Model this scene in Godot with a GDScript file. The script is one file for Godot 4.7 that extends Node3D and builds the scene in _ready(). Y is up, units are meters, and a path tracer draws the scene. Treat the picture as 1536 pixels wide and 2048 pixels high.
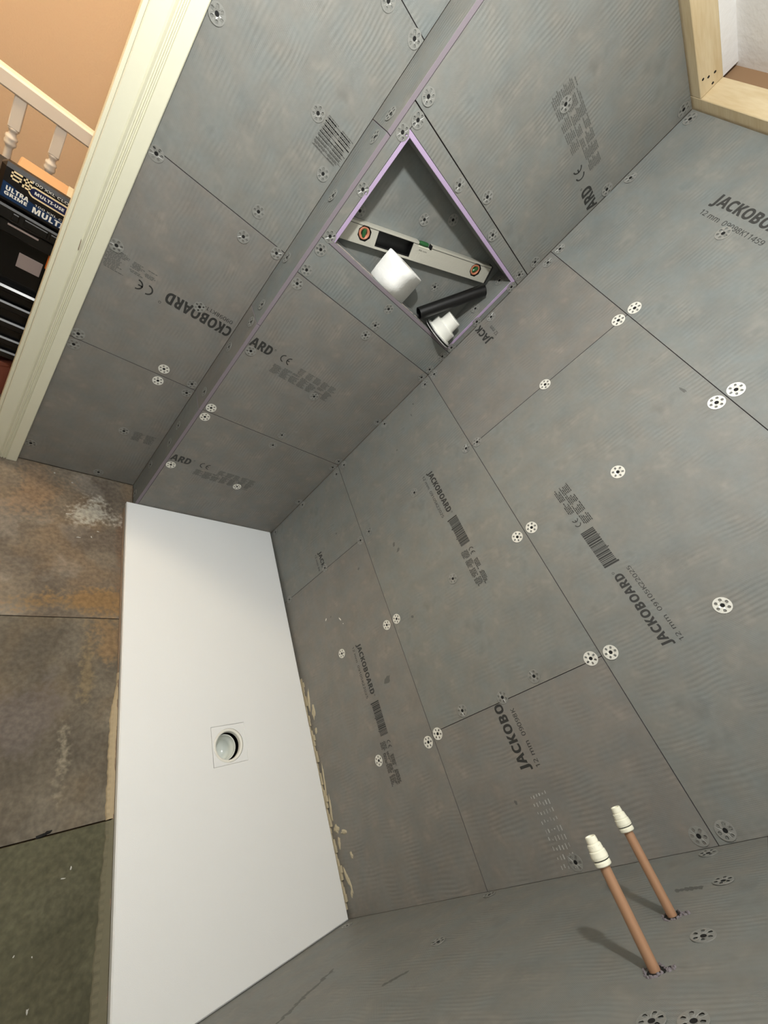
extends Node3D

# Shower enclosure lined with grey tile backer boards. x to the long wall, y up, z to the wall with the pipes. Metres.
const WALL_X := 0.681      # width of the boxed-out wall with the niche
const STEP := 0.1223       # how far it stands out
const LONG := 1.6065       # length of the long wall
const HIGH := 2.29         # top of the boards
const CEIL := 2.42
const TRAY_Y := 0.0302
const LEFT := -2.2

var M := {}
var names := {}
var rng := RandomNumberGenerator.new()
var washer_mesh: ArrayMesh
var font: SystemFont

# ------------------------------------------------------------------ helpers
func begin() -> SurfaceTool:
	var st := SurfaceTool.new()
	st.begin(Mesh.PRIMITIVE_TRIANGLES)
	return st

func tri(st: SurfaceTool, a: Vector3, b: Vector3, c: Vector3, n: Vector3, ua := Vector2.ZERO, ub := Vector2.ZERO, uc := Vector2.ZERO) -> void:
	if (b - a).cross(c - a).dot(n) > 0.0:
		var t := b
		b = c
		c = t
		var u := ub
		ub = uc
		uc = u
	for k in 3:
		st.set_normal(n)
		st.set_uv([ua, ub, uc][k])
		st.add_vertex([a, b, c][k])

func quad(st: SurfaceTool, a: Vector3, b: Vector3, c: Vector3, d: Vector3, n: Vector3, ua := Vector2.ZERO, ub := Vector2.ZERO, uc := Vector2.ZERO, ud := Vector2.ZERO) -> void:
	tri(st, a, b, c, n, ua, ub, uc)
	tri(st, a, c, d, n, ua, uc, ud)

func uv_of(p: Vector3, axis: int, s: float, off: Vector2) -> Vector2:
	if axis == 0:
		return Vector2(p.z, -p.y) * s + off
	if axis == 1:
		return Vector2(p.x, p.z) * s + off
	return Vector2(p.x, -p.y) * s + off

# a chamfered box; only = -1 all faces, else just the faces across that axis (or, with skip, all the others)
func cbox(st: SurfaceTool, mn: Vector3, mx: Vector3, ch := 0.0, s := 1.0, off := Vector2.ZERO, only := -1, skip := -1, xf := Transform3D()) -> void:
	for k in 3:
		if (only >= 0 and k != only) or k == skip:
			continue
		var i := (k + 1) % 3
		var j := (k + 2) % 3
		for sg in [0, 1]:
			var n := Vector3.ZERO
			n[k] = 1.0 if sg == 1 else -1.0
			var p: Array[Vector3] = []
			for q in [[0, 0], [1, 0], [1, 1], [0, 1]]:
				var v := Vector3.ZERO
				v[k] = mx[k] if sg == 1 else mn[k]
				v[i] = (mx[i] - ch) if q[0] == 1 else (mn[i] + ch)
				v[j] = (mx[j] - ch) if q[1] == 1 else (mn[j] + ch)
				p.append(v)
			quad(st, xf * p[0], xf * p[1], xf * p[2], xf * p[3], (xf.basis * n).normalized(), uv_of(p[0], k, s, off), uv_of(p[1], k, s, off), uv_of(p[2], k, s, off), uv_of(p[3], k, s, off))
	if ch <= 0.0 or only >= 0:
		return
	for k in 3:
		var i := (k + 1) % 3
		var j := (k + 2) % 3
		for si in [0, 1]:
			for sj in [0, 1]:
				var n := Vector3.ZERO
				n[i] = 1.0 if si == 1 else -1.0
				n[j] = 1.0 if sj == 1 else -1.0
				var a := Vector3.ZERO
				a[k] = mn[k] + ch
				a[i] = mx[i] if si == 1 else mn[i]
				a[j] = (mx[j] - ch) if sj == 1 else (mn[j] + ch)
				var b := a
				b[i] = (mx[i] - ch) if si == 1 else (mn[i] + ch)
				b[j] = mx[j] if sj == 1 else mn[j]
				var c := b
				c[k] = mx[k] - ch
				var d := a
				d[k] = mx[k] - ch
				quad(st, xf * a, xf * b, xf * c, xf * d, (xf.basis * n).normalized(), uv_of(a, i, s, off), uv_of(b, i, s, off), uv_of(c, i, s, off), uv_of(d, i, s, off))
	for c in 8:
		var sx := 1.0 if c & 1 else -1.0
		var sy := 1.0 if c & 2 else -1.0
		var sz := 1.0 if c & 4 else -1.0
		var o := Vector3(mx.x if c & 1 else mn.x, mx.y if c & 2 else mn.y, mx.z if c & 4 else mn.z)
		tri(st, xf * (o - Vector3(0, sy, sz) * ch), xf * (o - Vector3(sx, 0, sz) * ch), xf * (o - Vector3(sx, sy, 0) * ch), (xf.basis * Vector3(sx, sy, sz)).normalized())

# profile of (radius, height) turned about y, then moved by xf
func lathe(st: SurfaceTool, prof: Array, segs := 32, xf := Transform3D(), smooth := false, us := 1.0) -> void:
	var nr: Array[Vector2] = []
	for i in prof.size() - 1:
		var d: Vector2 = prof[i + 1] - prof[i]
		nr.append(Vector2(d.y, -d.x).normalized() if d.length() > 1e-7 else Vector2(1, 0))
	for i in prof.size() - 1:
		var na := nr[i]
		var nb := nr[i]
		if smooth:
			if i > 0 and nr[i - 1].dot(nr[i]) > 0.5:
				na = (nr[i - 1] + nr[i]).normalized()
			if i < nr.size() - 1 and nr[i + 1].dot(nr[i]) > 0.5:
				nb = (nr[i + 1] + nr[i]).normalized()
		for k in segs:
			var t0 := TAU * k / segs
			var t1 := TAU * (k + 1) / segs
			var c0 := Vector3(cos(t0), 0, sin(t0))
			var c1 := Vector3(cos(t1), 0, sin(t1))
			var a: Vector3 = c0 * prof[i].x + Vector3.UP * prof[i].y
			var b: Vector3 = c1 * prof[i].x + Vector3.UP * prof[i].y
			var c: Vector3 = c1 * prof[i + 1].x + Vector3.UP * prof[i + 1].y
			var d: Vector3 = c0 * prof[i + 1].x + Vector3.UP * prof[i + 1].y
			var vs := [[a, c0, na], [b, c1, na], [c, c1, nb], [d, c0, nb]]
			var uvs := [Vector2(t0 / TAU, prof[i].y * us), Vector2(t1 / TAU, prof[i].y * us), Vector2(t1 / TAU, prof[i + 1].y * us), Vector2(t0 / TAU, prof[i + 1].y * us)]
			for tr in [[0, 1, 2], [0, 2, 3]]:
				var pa: Vector3 = vs[tr[0]][0]
				var pb: Vector3 = vs[tr[1]][0]
				var pc: Vector3 = vs[tr[2]][0]
				var face := (pb - pa).cross(pc - pa)
				if face.length_squared() < 1e-18:
					continue
				var ref := (c0 + c1) * nr[i].x + Vector3.UP * 2.0 * nr[i].y
				var order: Array = tr if face.dot(ref) < 0.0 else [tr[0], tr[2], tr[1]]
				for q in order:
					st.set_normal((xf.basis * (vs[q][1] * vs[q][2].x + Vector3.UP * vs[q][2].y)).normalized())
					st.set_uv(uvs[q])
					st.add_vertex(xf * vs[q][0])

# a frame at p whose y axis looks along dir
func along(p: Vector3, dir: Vector3) -> Transform3D:
	var y := dir.normalized()
	var x := y.cross(Vector3(0.31, 0.17, 0.93)).normalized()
	return Transform3D(Basis(x, y, x.cross(y)), p)

func numbered(called: String) -> String:
	if not names.has(called):
		names[called] = 0
		return called
	names[called] += 1
	return "%s_%03d" % [called, names[called]]

func put(called: String, mesh: Mesh, parent: Node, mats: Array) -> MeshInstance3D:
	var o := MeshInstance3D.new()
	o.name = numbered(called)
	o.mesh = mesh
	for i in mats.size():
		if i < mesh.get_surface_count():
			o.set_surface_override_material(i, mats[i])
	parent.add_child(o, true)
	return o

func obj(called: String, st: SurfaceTool, mat: Material, parent: Node) -> MeshInstance3D:
	st.generate_tangents()
	var m := st.commit()
	m.surface_set_material(0, mat)
	var o := MeshInstance3D.new()
	o.name = numbered(called)
	o.mesh = m
	parent.add_child(o, true)
	return o

func thing(called: String, label: String, category: String, xf := Transform3D(), group := "") -> Node3D:
	var o := Node3D.new()
	o.name = numbered(called)
	add_child(o, true)
	o.transform = xf
	tag(o, label, category, group)
	return o

func tag(o: Node, label: String, category: String, group := "") -> void:
	o.set_meta("label", label)
	o.set_meta("category", category)
	if group != "":
		o.set_meta("group", group)

func struct(called: String, label: String, category: String, xf := Transform3D()) -> Node3D:
	var o := thing(called, label, category, xf)
	o.set_meta("kind", "structure")
	return o

func mat(c: Color, rough := 0.6, metal := 0.0, spec := 0.5) -> StandardMaterial3D:
	var m := StandardMaterial3D.new()
	m.albedo_color = c
	m.roughness = rough
	m.metallic = metal
	m.metallic_specular = spec
	return m

func noise_data(seed_: int, freq: float, size: int, oct := 4) -> PackedByteArray:
	var n := FastNoiseLite.new()
	n.noise_type = FastNoiseLite.TYPE_SIMPLEX_SMOOTH
	n.seed = seed_
	n.frequency = freq
	n.fractal_octaves = oct
	var im := n.get_seamless_image(size, size)
	im.convert(Image.FORMAT_L8)
	return im.get_data()

func tex(im: Image) -> ImageTexture:
	im.generate_mipmaps()
	return ImageTexture.create_from_image(im)

# ------------------------------------------------------------------ materials
# relief of the reinforced skin: upright ripples and a fine mesh, 0.5 m a side
func board_normal() -> ImageTexture:
	var n := 1024
	var warp := noise_data(3, 0.0022, n, 2)
	var amp := noise_data(9, 0.004, n, 2)
	var amp2 := noise_data(21, 0.005, n, 2)
	var out := PackedByteArray()
	out.resize(n * n)
	var lut := PackedFloat32Array()
	lut.resize(4096)
	for i in 4096:
		lut[i] = sin(TAU * i / 4096.0)
	for y in n:
		var wy: float = lut[(y * 4096 * 160 / n) & 4095]
		for x in n:
			var i := y * n + x
			var w: float = warp[i] / 255.0
			var a: float = clampf((amp[i] / 255.0 - 0.34) * 2.2, 0.08, 1.0)
			var ph := int((x * 46.0 / n + w * 1.3) * 4096.0) & 4095
			var rib: float = lut[ph]
			var wx: float = lut[(x * 4096 * 160 / n) & 4095]
			var b: float = clampf((amp2[i] / 255.0 - 0.3) * 2.0, 0.1, 1.0)
			out[i] = clampi(int(128.0 + 50.0 * a * rib + 22.0 * b * wx * wy + 12.0 * b * wx), 0, 255)
	var im := Image.create_from_data(n, n, false, Image.FORMAT_L8, out)
	im.convert(Image.FORMAT_RGBA8)
	im.bump_map_to_normal_map(1.6)
	return tex(im)

# cement grey with soft blotches, dusty wipes and darker rubbed spots
func board_albedo(seed_: int, base: Color, tint: float) -> ImageTexture:
	var n := 512
	var a := noise_data(seed_, 0.006, n, 4)
	var b := noise_data(seed_ + 5, 0.011, n, 3)
	var c := noise_data(seed_ + 9, 0.05, n, 3)
	var bytes := PackedByteArray()
	bytes.resize(n * n * 3)
	for i in n * n:
		var v: float = 1.0 + (a[i] / 255.0 - 0.5) * 0.09 + (c[i] / 255.0 - 0.5) * 0.04
		var t: float = (b[i] / 255.0 - 0.5) * tint
		var dust: float = maxf(0.0, b[i] / 255.0 - 0.72) * 0.22
		var rub: float = maxf(0.0, a[i] / 255.0 - 0.78) * 0.45
		v = v * (1.0 + dust - rub)
		bytes[i * 3] = clampi(int(255.0 * base.r * v * (1.0 + t)), 0, 255)
		bytes[i * 3 + 1] = clampi(int(255.0 * base.g * v), 0, 255)
		bytes[i * 3 + 2] = clampi(int(255.0 * base.b * v * (1.0 - t * 0.7)), 0, 255)
	return tex(Image.create_from_data(n, n, false, Image.FORMAT_RGB8, bytes))

func floor_albedo(seed_: int, dark: Color, mid: Color, pale: Color, rust: Color, pale_amount: float, stains: Array) -> ImageTexture:
	var n := 768
	var a := noise_data(seed_, 0.0045, n, 5)
	var b := noise_data(seed_ + 1, 0.0045, n, 5)
	var c := noise_data(seed_ + 2, 0.06, n, 4)
	var d := noise_data(seed_ + 3, 0.005, n, 4)
	var bytes := PackedByteArray()
	bytes.resize(n * n * 3)
	for i in n * n:
		var t: float = clampf((a[i] / 255.0 - 0.25) * 1.6, 0.0, 1.0)
		var col := dark.lerp(mid, t)
		var r: float = clampf((d[i] / 255.0 - 0.5) * 3.5, 0.0, 1.0)
		col = col.lerp(rust, r * 0.6)
		var p: float = clampf((b[i] / 255.0 - 0.56) * 6.0, 0.0, 1.0)
		col = col.lerp(pale, p * pale_amount)
		# stains of their own shape: x, z on the floor, half width, half length, colour, strength
		for q in stains:
			var dx: float = (fposmod((i % n) / float(n) - q[0] * 1.15 + 0.5, 1.0) - 0.5) / (q[2] * 1.15)
			var dz: float = (fposmod((i / n) / float(n) - q[1] * 1.15 + 0.5, 1.0) - 0.5) / (q[3] * 1.15)
			var k: float = 1.25 - sqrt(dx * dx + dz * dz) + (b[i] / 255.0 - 0.5) * 1.6 + (c[i] / 255.0 - 0.5) * 0.9
			if k > 0.0:
				col = col.lerp(q[4], clampf(k * 1.6, 0.0, 1.0) * q[5])
		var s: float = 1.0 + (c[i] / 255.0 - 0.5) * 0.26
		bytes[i * 3] = clampi(int(255.0 * col.r * s), 0, 255)
		bytes[i * 3 + 1] = clampi(int(255.0 * col.g * s), 0, 255)
		bytes[i * 3 + 2] = clampi(int(255.0 * col.b * s), 0, 255)
	return tex(Image.create_from_data(n, n, false, Image.FORMAT_RGB8, bytes))

func noise_normal(seed_: int, freq: float, strength: float, size := 512) -> ImageTexture:
	var im := Image.create_from_data(size, size, false, Image.FORMAT_L8, noise_data(seed_, freq, size, 4))
	im.convert(Image.FORMAT_RGBA8)
	im.bump_map_to_normal_map(strength)
	return tex(im)

func wood_albedo(a: Color, b: Color, stretch: int) -> ImageTexture:
	var n := 512
	var g := noise_data(77, 0.012, n, 3)
	var f := noise_data(78, 0.09, n, 2)
	var bytes := PackedByteArray()
	bytes.resize(n * n * 3)
	for y in n:
		for x in n:
			var i := y * n + x
			var j := y * n + (x / stretch)
			var t: float = clampf(0.5 + (g[j] / 255.0 - 0.5) * 1.2 + (f[j] / 255.0 - 0.5) * 0.6, 0.0, 1.0)
			var c := a.lerp(b, t)
			bytes[i * 3] = int(c.r * 255.0)
			bytes[i * 3 + 1] = int(c.g * 255.0)
			bytes[i * 3 + 2] = int(c.b * 255.0)
	return tex(Image.create_from_data(n, n, false, Image.FORMAT_RGB8, bytes))

func make_materials() -> void:
	var bn := board_normal()
	for i in 3:
		var m := mat(Color.WHITE, 0.55, 0.0, 0.45)
		m.albedo_texture = board_albedo(40 + i * 17, [Color(0.492, 0.494, 0.474), Color(0.494, 0.484, 0.462), Color(0.486, 0.496, 0.482)][i], 0.05)
		m.normal_enabled = true
		m.normal_texture = bn
		m.normal_scale = 1.5
		m.texture_repeat = true
		M["board%d" % i] = m
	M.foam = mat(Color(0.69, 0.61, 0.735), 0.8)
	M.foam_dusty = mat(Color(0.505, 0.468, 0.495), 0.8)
	M.board_edge = mat(Color(0.36, 0.345, 0.345), 0.9)
	M.print_ink = mat(Color(0.19, 0.19, 0.182), 0.6)
	M.faint_ink = mat(Color(0.36, 0.36, 0.345), 0.6)
	M.glint_fleck = mat(Color(0.72, 0.72, 0.70), 0.35)  # painted shine of the print; also the paint flecks on the floor
	M.washer_glint = mat(Color(0.89, 0.885, 0.85), 0.42, 0.2)  # steel with the lamp glint put into its colour
	M.washer_no_glint = mat(Color(0.56, 0.56, 0.54), 0.32, 0.15)  # same steel without the painted glint; also the chalk marks
	M.black_hole = mat(Color(0.03, 0.03, 0.03), 0.8)
	M.core = mat(Color(0.60, 0.48, 0.36), 0.9)
	M.plaster = mat(Color(0.95, 0.95, 0.95), 0.9)
	M.plaster.normal_enabled = true
	M.plaster.normal_texture = noise_normal(5, 0.03, 1.0)
	M.plaster.uv1_triplanar = true
	M.plaster.uv1_scale = Vector3(2, 2, 2)
	M.plaster_dark = mat(Color(0.38, 0.37, 0.35), 0.9)  # for the unseen left wall, darkened to cut bounced light
	M.peach = mat(Color(0.84, 0.75, 0.645), 0.85)
	M.peach.normal_enabled = true
	M.peach.normal_texture = noise_normal(6, 0.06, 1.2)
	M.peach.uv1_triplanar = true
	M.peach.uv1_scale = Vector3(3, 3, 3)
	M.tray = mat(Color(0.93, 0.94, 0.945), 0.42, 0.0, 0.4)
	M.tray.normal_enabled = true
	M.tray.normal_texture = noise_normal(8, 0.16, 0.5)
	M.tray.uv1_triplanar = true
	M.tray.uv1_scale = Vector3(6, 6, 6)
	M.white_plastic = mat(Color(0.93, 0.93, 0.90), 0.35)
	M.cream_plastic = mat(Color(0.93, 0.92, 0.84), 0.4)
	M.cup = mat(Color(0.86, 0.88, 0.86), 0.15)
	M.black_rubber = mat(Color(0.02, 0.02, 0.02), 0.5)
	M.black_plastic = mat(Color(0.03, 0.03, 0.032), 0.4)
	M.chrome = mat(Color(0.88, 0.88, 0.87), 0.18, 0.35)
	M.alu = mat(Color(0.80, 0.79, 0.74), 0.5, 0.35)
	M.alu.normal_enabled = true
	M.alu.normal_texture = noise_normal(12, 0.05, 0.8)
	M.alu.uv1_triplanar = true
	M.alu.uv1_scale = Vector3(4, 4, 4)
	M.dark_slot = mat(Color(0.09, 0.08, 0.08), 0.3)
	M.copper_ring = mat(Color(0.78, 0.50, 0.38), 0.35)
	M.vial_green = mat(Color(0.16, 0.36, 0.20), 0.15)
	M.paper = mat(Color(0.975, 0.975, 0.96), 0.9)
	M.paper.normal_enabled = true
	M.paper.normal_texture = noise_normal(14, 0.03, 2.0)
	M.paper.uv1_triplanar = true
	M.paper.uv1_scale = Vector3(5, 5, 5)
	M.copper = mat(Color(0.71, 0.55, 0.43), 0.5, 0.3)
	M.foam_crumb = mat(Color(0.46, 0.435, 0.45), 0.9)
	M.pine = mat(Color.WHITE, 0.75)
	M.pine.albedo_texture = wood_albedo(Color(0.80, 0.71, 0.55), Color(0.86, 0.79, 0.65), 8)
	M.paint = mat(Color(0.87, 0.86, 0.77), 0.4)
	M.paint.normal_enabled = true
	M.paint.normal_texture = noise_normal(15, 0.02, 0.5)
	M.paint.uv1_triplanar = true
	M.paint.uv1_scale = Vector3(4, 4, 4)
	M.rail = mat(Color(0.90, 0.86, 0.80), 0.4)
	M.adhesive = mat(Color(0.72, 0.68, 0.58), 0.85)
	M.adhesive_yellow = mat(Color(0.66, 0.60, 0.49), 0.85)
	M.adhesive_brown = mat(Color(0.52, 0.45, 0.38), 0.85)
	M.cement_olive = mat(Color(0.43, 0.415, 0.34), 0.9)
	M.case_black = mat(Color(0.06, 0.055, 0.05), 0.35)
	M.case_dark = mat(Color(0.025, 0.025, 0.027), 0.22)
	M.pack_black = mat(Color(0.06, 0.045, 0.045), 0.3)
	M.pack_blue = mat(Color(0.05, 0.18, 0.33), 0.3)
	M.pack_navy = mat(Color(0.09, 0.12, 0.28), 0.3)
	M.ink_white = mat(Color(0.93, 0.92, 0.88), 0.5)
	M.ink_cream = mat(Color(0.95, 0.86, 0.68), 0.5)
	M.orange = mat(Color(0.90, 0.45, 0.12), 0.5)
	M.cardboard = mat(Color(0.72, 0.56, 0.40), 0.85)
	M.terracotta = mat(Color(0.62, 0.36, 0.28), 0.8)
	M.label_paper = mat(Color(0.62, 0.56, 0.54), 0.6)
	var cols := [[Color(0.385, 0.35, 0.31), Color(0.49, 0.45, 0.395), Color(0.66, 0.645, 0.62), Color(0.48, 0.41, 0.33), 0.25], [Color(0.36, 0.335, 0.295), Color(0.45, 0.42, 0.37), Color(0.53, 0.505, 0.46), Color(0.42, 0.375, 0.31), 0.3], [Color(0.31, 0.305, 0.24), Color(0.365, 0.36, 0.285), Color(0.42, 0.41, 0.34), Color(0.34, 0.33, 0.26), 0.25]]
	var stains := [[[-0.80, 0.46, 0.17, 0.045, Color(0.53, 0.42, 0.28), 0.8], [-1.0, 0.0, 0.08, 0.10, Color(0.52, 0.43, 0.34), 0.6], [-0.715, 0.18, 0.025, 0.20, Color(0.40, 0.32, 0.26), 0.7], [-0.82, 0.07, 0.095, 0.055, Color(0.66, 0.65, 0.61), 0.85], [-0.78, 0.20, 0.10, 0.05, Color(0.42, 0.38, 0.34), 0.5]],
		[[-0.74, 0.60, 0.05, 0.10, Color(0.52, 0.42, 0.30), 0.7], [-0.84, 0.94, 0.025, 0.07, Color(0.60, 0.57, 0.50), 0.6], [-0.95, 0.82, 0.07, 0.10, Color(0.38, 0.35, 0.34), 0.6], [-0.80, 0.72, 0.02, 0.09, Color(0.53, 0.46, 0.34), 0.5]], []]
	var fnm := noise_normal(18, 0.03, 3.0)
	for i in 3:
		var m := mat(Color.WHITE, 0.75, 0.0, 0.35)
		m.albedo_texture = floor_albedo(60 + 10 * i, cols[i][0], cols[i][1], cols[i][2], cols[i][3], cols[i][4], stains[i])
		m.normal_enabled = true
		m.normal_texture = fnm
		m.normal_scale = 0.8
		m.texture_repeat = true
		M["floor%d" % i] = m

# ------------------------------------------------------------------ boards, washers, print
# a steel disc pressed into the board: centre well, ring of six holes, turned-down rim
func make_washer() -> ArrayMesh:
	var st := begin()
	var R := 0.018
	var rc := 0.0118
	var rh := 0.0034
	var ri := 0.0046
	var top := func(r: float) -> float: return 0.0011 if r > 0.0075 else 0.0011 - (0.0075 - r) * 0.32
	for s in 6:
		for side in [-1.0, 1.0]:
			var pts: PackedVector2Array = []
			# along the spoke through the hole, the half circle of the hole left out
			pts.append(Vector2(ri, 0))
			pts.append(Vector2(0.0075, 0))
			for k in 5:
				var a := PI - PI * k / 4.0
				pts.append(Vector2(rc + rh * cos(a), side * rh * sin(a)))
			pts.append(Vector2(R, 0))
			for k in 2:
				var a = side * (k + 1) * PI / 12.0
				pts.append(Vector2(R * cos(a), R * sin(a)))
			var e = side * PI / 6.0
			pts.append(Vector2(0.0075 * cos(e), 0.0075 * sin(e)))
			pts.append(Vector2(ri * cos(e), ri * sin(e)))
			var idx := Geometry2D.triangulate_polygon(pts)
			var rot := s * PI / 3.0
			for t in range(0, idx.size(), 3):
				var p: Array[Vector3] = []
				for k in 3:
					var q := pts[idx[t + k]].rotated(rot)
					p.append(Vector3(q.x, q.y, top.call(q.length())))
				var n := (p[1] - p[0]).cross(p[2] - p[0]).normalized()
				if n.z < 0:
					n = -n
				tri(st, p[0], p[1], p[2], n)
	var up := Transform3D(Basis(Vector3.RIGHT, Vector3.BACK, Vector3.DOWN), Vector3.ZERO)  # y of the lathe -> z
	lathe(st, [Vector2(R, 0), Vector2(R, 0.0011)], 24, up)
	var mesh := st.commit()
	var hole := begin()
	lathe(hole, [Vector2(ri, 0.0003), Vector2(0.0021, 0.0002), Vector2(0.0, 0.0002)], 12, up)
	hole.commit(mesh)
	return mesh

func board_part(parent: Node, mn: Vector3, mx: Vector3, axis: int, which := -1, edge: Material = null) -> MeshInstance3D:
	if which < 0:
		which = rng.randi() % 3
	var off := Vector2(rng.randf(), rng.randf())
	var skin := begin()
	cbox(skin, mn, mx, 0.0006, 2.0, off, axis)
	skin.generate_tangents()
	var mesh := skin.commit()
	var core := begin()
	cbox(core, mn, mx, 0.0006, 2.0, off, -1, axis)
	core.generate_tangents()
	core.commit(mesh)
	mesh.surface_set_material(0, M["board%d" % which])
	mesh.surface_set_material(1, edge if edge != null else M.board_edge)
	var o := MeshInstance3D.new()
	o.name = numbered("backer_board")
	o.mesh = mesh
	parent.add_child(o, true)
	return o

# washers of a list u, v, bright (glint painted in) on the boards of a wall, given as [node, rect]
func washers(list: Array, boards: Array, lo: float, hi: float, frame := Transform3D()) -> void:
	for i in range(0, list.size(), 3):
		var u: float = clampf(list[i], lo, hi)
		var v: float = maxf(list[i + 1], 0.021)
		var host: Node = boards[0][0]
		for b in boards:
			if b[1].has_point(Vector2(u, v)):
				host = b[0]
		var o := MeshInstance3D.new()
		o.name = numbered("fixing_washer")
		o.mesh = washer_mesh
		o.set_surface_override_material(0, M.washer_glint if list[i + 2] == 1 else M.washer_no_glint)
		o.set_surface_override_material(1, M.black_hole)
		host.add_child(o, true)
		o.transform = frame * Transform3D(Basis(Vector3.BACK, rng.randf() * TAU) * Basis(Vector3.RIGHT, rng.randf_range(-0.05, 0.05)) * Basis(Vector3.UP, rng.randf_range(-0.05, 0.05)), Vector3(u, v, 0.0005))

func host_of(boards: Array, u: float, v: float) -> Node:
	for b in boards:
		if b[1].has_point(Vector2(u, v)):
			return b[0]
	return boards[0][0]

# lettering lying on the face (x right, y up, z out); w wide and h high from its lower left corner, turned half round if flip
func lettering(called: String, txt: String, parent: Node, p: Vector3, w: float, h: float, flip := false, m: Material = null, bold := true, depth := 0.0003, face := Basis()) -> MeshInstance3D:
	var t := TextMesh.new()
	t.text = txt
	t.font = M.font_heavy if bold else M.font_regular
	t.font_size = 48
	t.pixel_size = 0.01
	t.depth = 0.02
	t.curve_step = 2.0
	var bb := t.get_aabb()
	var o := MeshInstance3D.new()
	o.name = numbered(called)
	o.mesh = t
	t.material = m if m != null else M.print_ink
	parent.add_child(o, true)
	var s := Vector3(w / bb.size.x, h / bb.size.y, depth / bb.size.z)
	var inner := Transform3D(Basis.from_scale(s), Vector3(-bb.position.x * s.x, -bb.position.y * s.y, -bb.position.z * s.z))
	var turn := Transform3D(face * (Basis(Vector3.BACK, PI) if flip else Basis()), p)
	o.transform = turn * inner
	return o

func flat_bar(st: SurfaceTool, x0: float, x1: float, y0: float, y1: float, z := 0.0003) -> void:
	cbox(st, Vector3(x0, y0, 0.00005), Vector3(x1, y1, z))

# the two bent strokes of the conformity mark
func ce_mark(st: SurfaceTool, c: Vector2, r: float) -> void:
	for k in 2:
		var cx := c.x + (-r * 0.15 if k == 0 else r * 1.55)
		var n := 14
		for i in n:
			var a0 := PI * 0.5 + PI * i / n
			var a1 := PI * 0.5 + PI * (i + 1) / n
			var p0 := Vector3(cx + r * cos(a0), c.y + r * sin(a0), 0.0003)
			var p1 := Vector3(cx + r * cos(a1), c.y + r * sin(a1), 0.0003)
			var q0 := Vector3(cx + r * 0.74 * cos(a0), c.y + r * 0.74 * sin(a0), 0.0003)
			var q1 := Vector3(cx + r * 0.74 * cos(a1), c.y + r * 0.74 * sin(a1), 0.0003)
			quad(st, p0, p1, q1, q0, Vector3.BACK)
		if k == 1:
			quad(st, Vector3(cx - r, c.y - r * 0.13, 0.0003), Vector3(cx - r * 0.2, c.y - r * 0.13, 0.0003), Vector3(cx - r * 0.2, c.y + r * 0.13, 0.0003), Vector3(cx - r, c.y + r * 0.13, 0.0003), Vector3.BACK)

# blocks of print too small to read
func print_block(st: SurfaceTool, x0: float, x1: float, y0: float, y1: float, dense := 0.7) -> void:
	var cols := maxi(1, int((x1 - x0) / 0.034))
	var cw := (x1 - x0) / cols
	for c in cols:
		var rows := int((y1 - y0) / 0.0042)
		for r in rows:
			if rng.randf() > dense + 0.2:
				continue
			var y := y0 + (y1 - y0) * r / rows
			var x := x0 + c * cw + rng.randf() * cw * 0.12
			var stop := x0 + (c + 1) * cw - rng.randf() * cw * 0.4
			while x < stop:
				var w := rng.randf_range(0.003, 0.011)
				flat_bar(st, x, minf(x + w, stop), y, y + 0.0026)
				x += w + 0.0014

func barcode(st: SurfaceTool, x0: float, x1: float, y0: float, y1: float) -> void:
	var x := x0
	var k := 0
	while x < x1:
		var w: float = [0.0016, 0.0032, 0.0048, 0.0024][rng.randi() % 4]
		var longer := 0.004 if (k % 9 == 0) else 0.0
		flat_bar(st, x, minf(x + w, x1), y0 - longer, y1)
		x += w + [0.0012, 0.0022, 0.0016][rng.randi() % 3]
		k += 1

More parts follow.
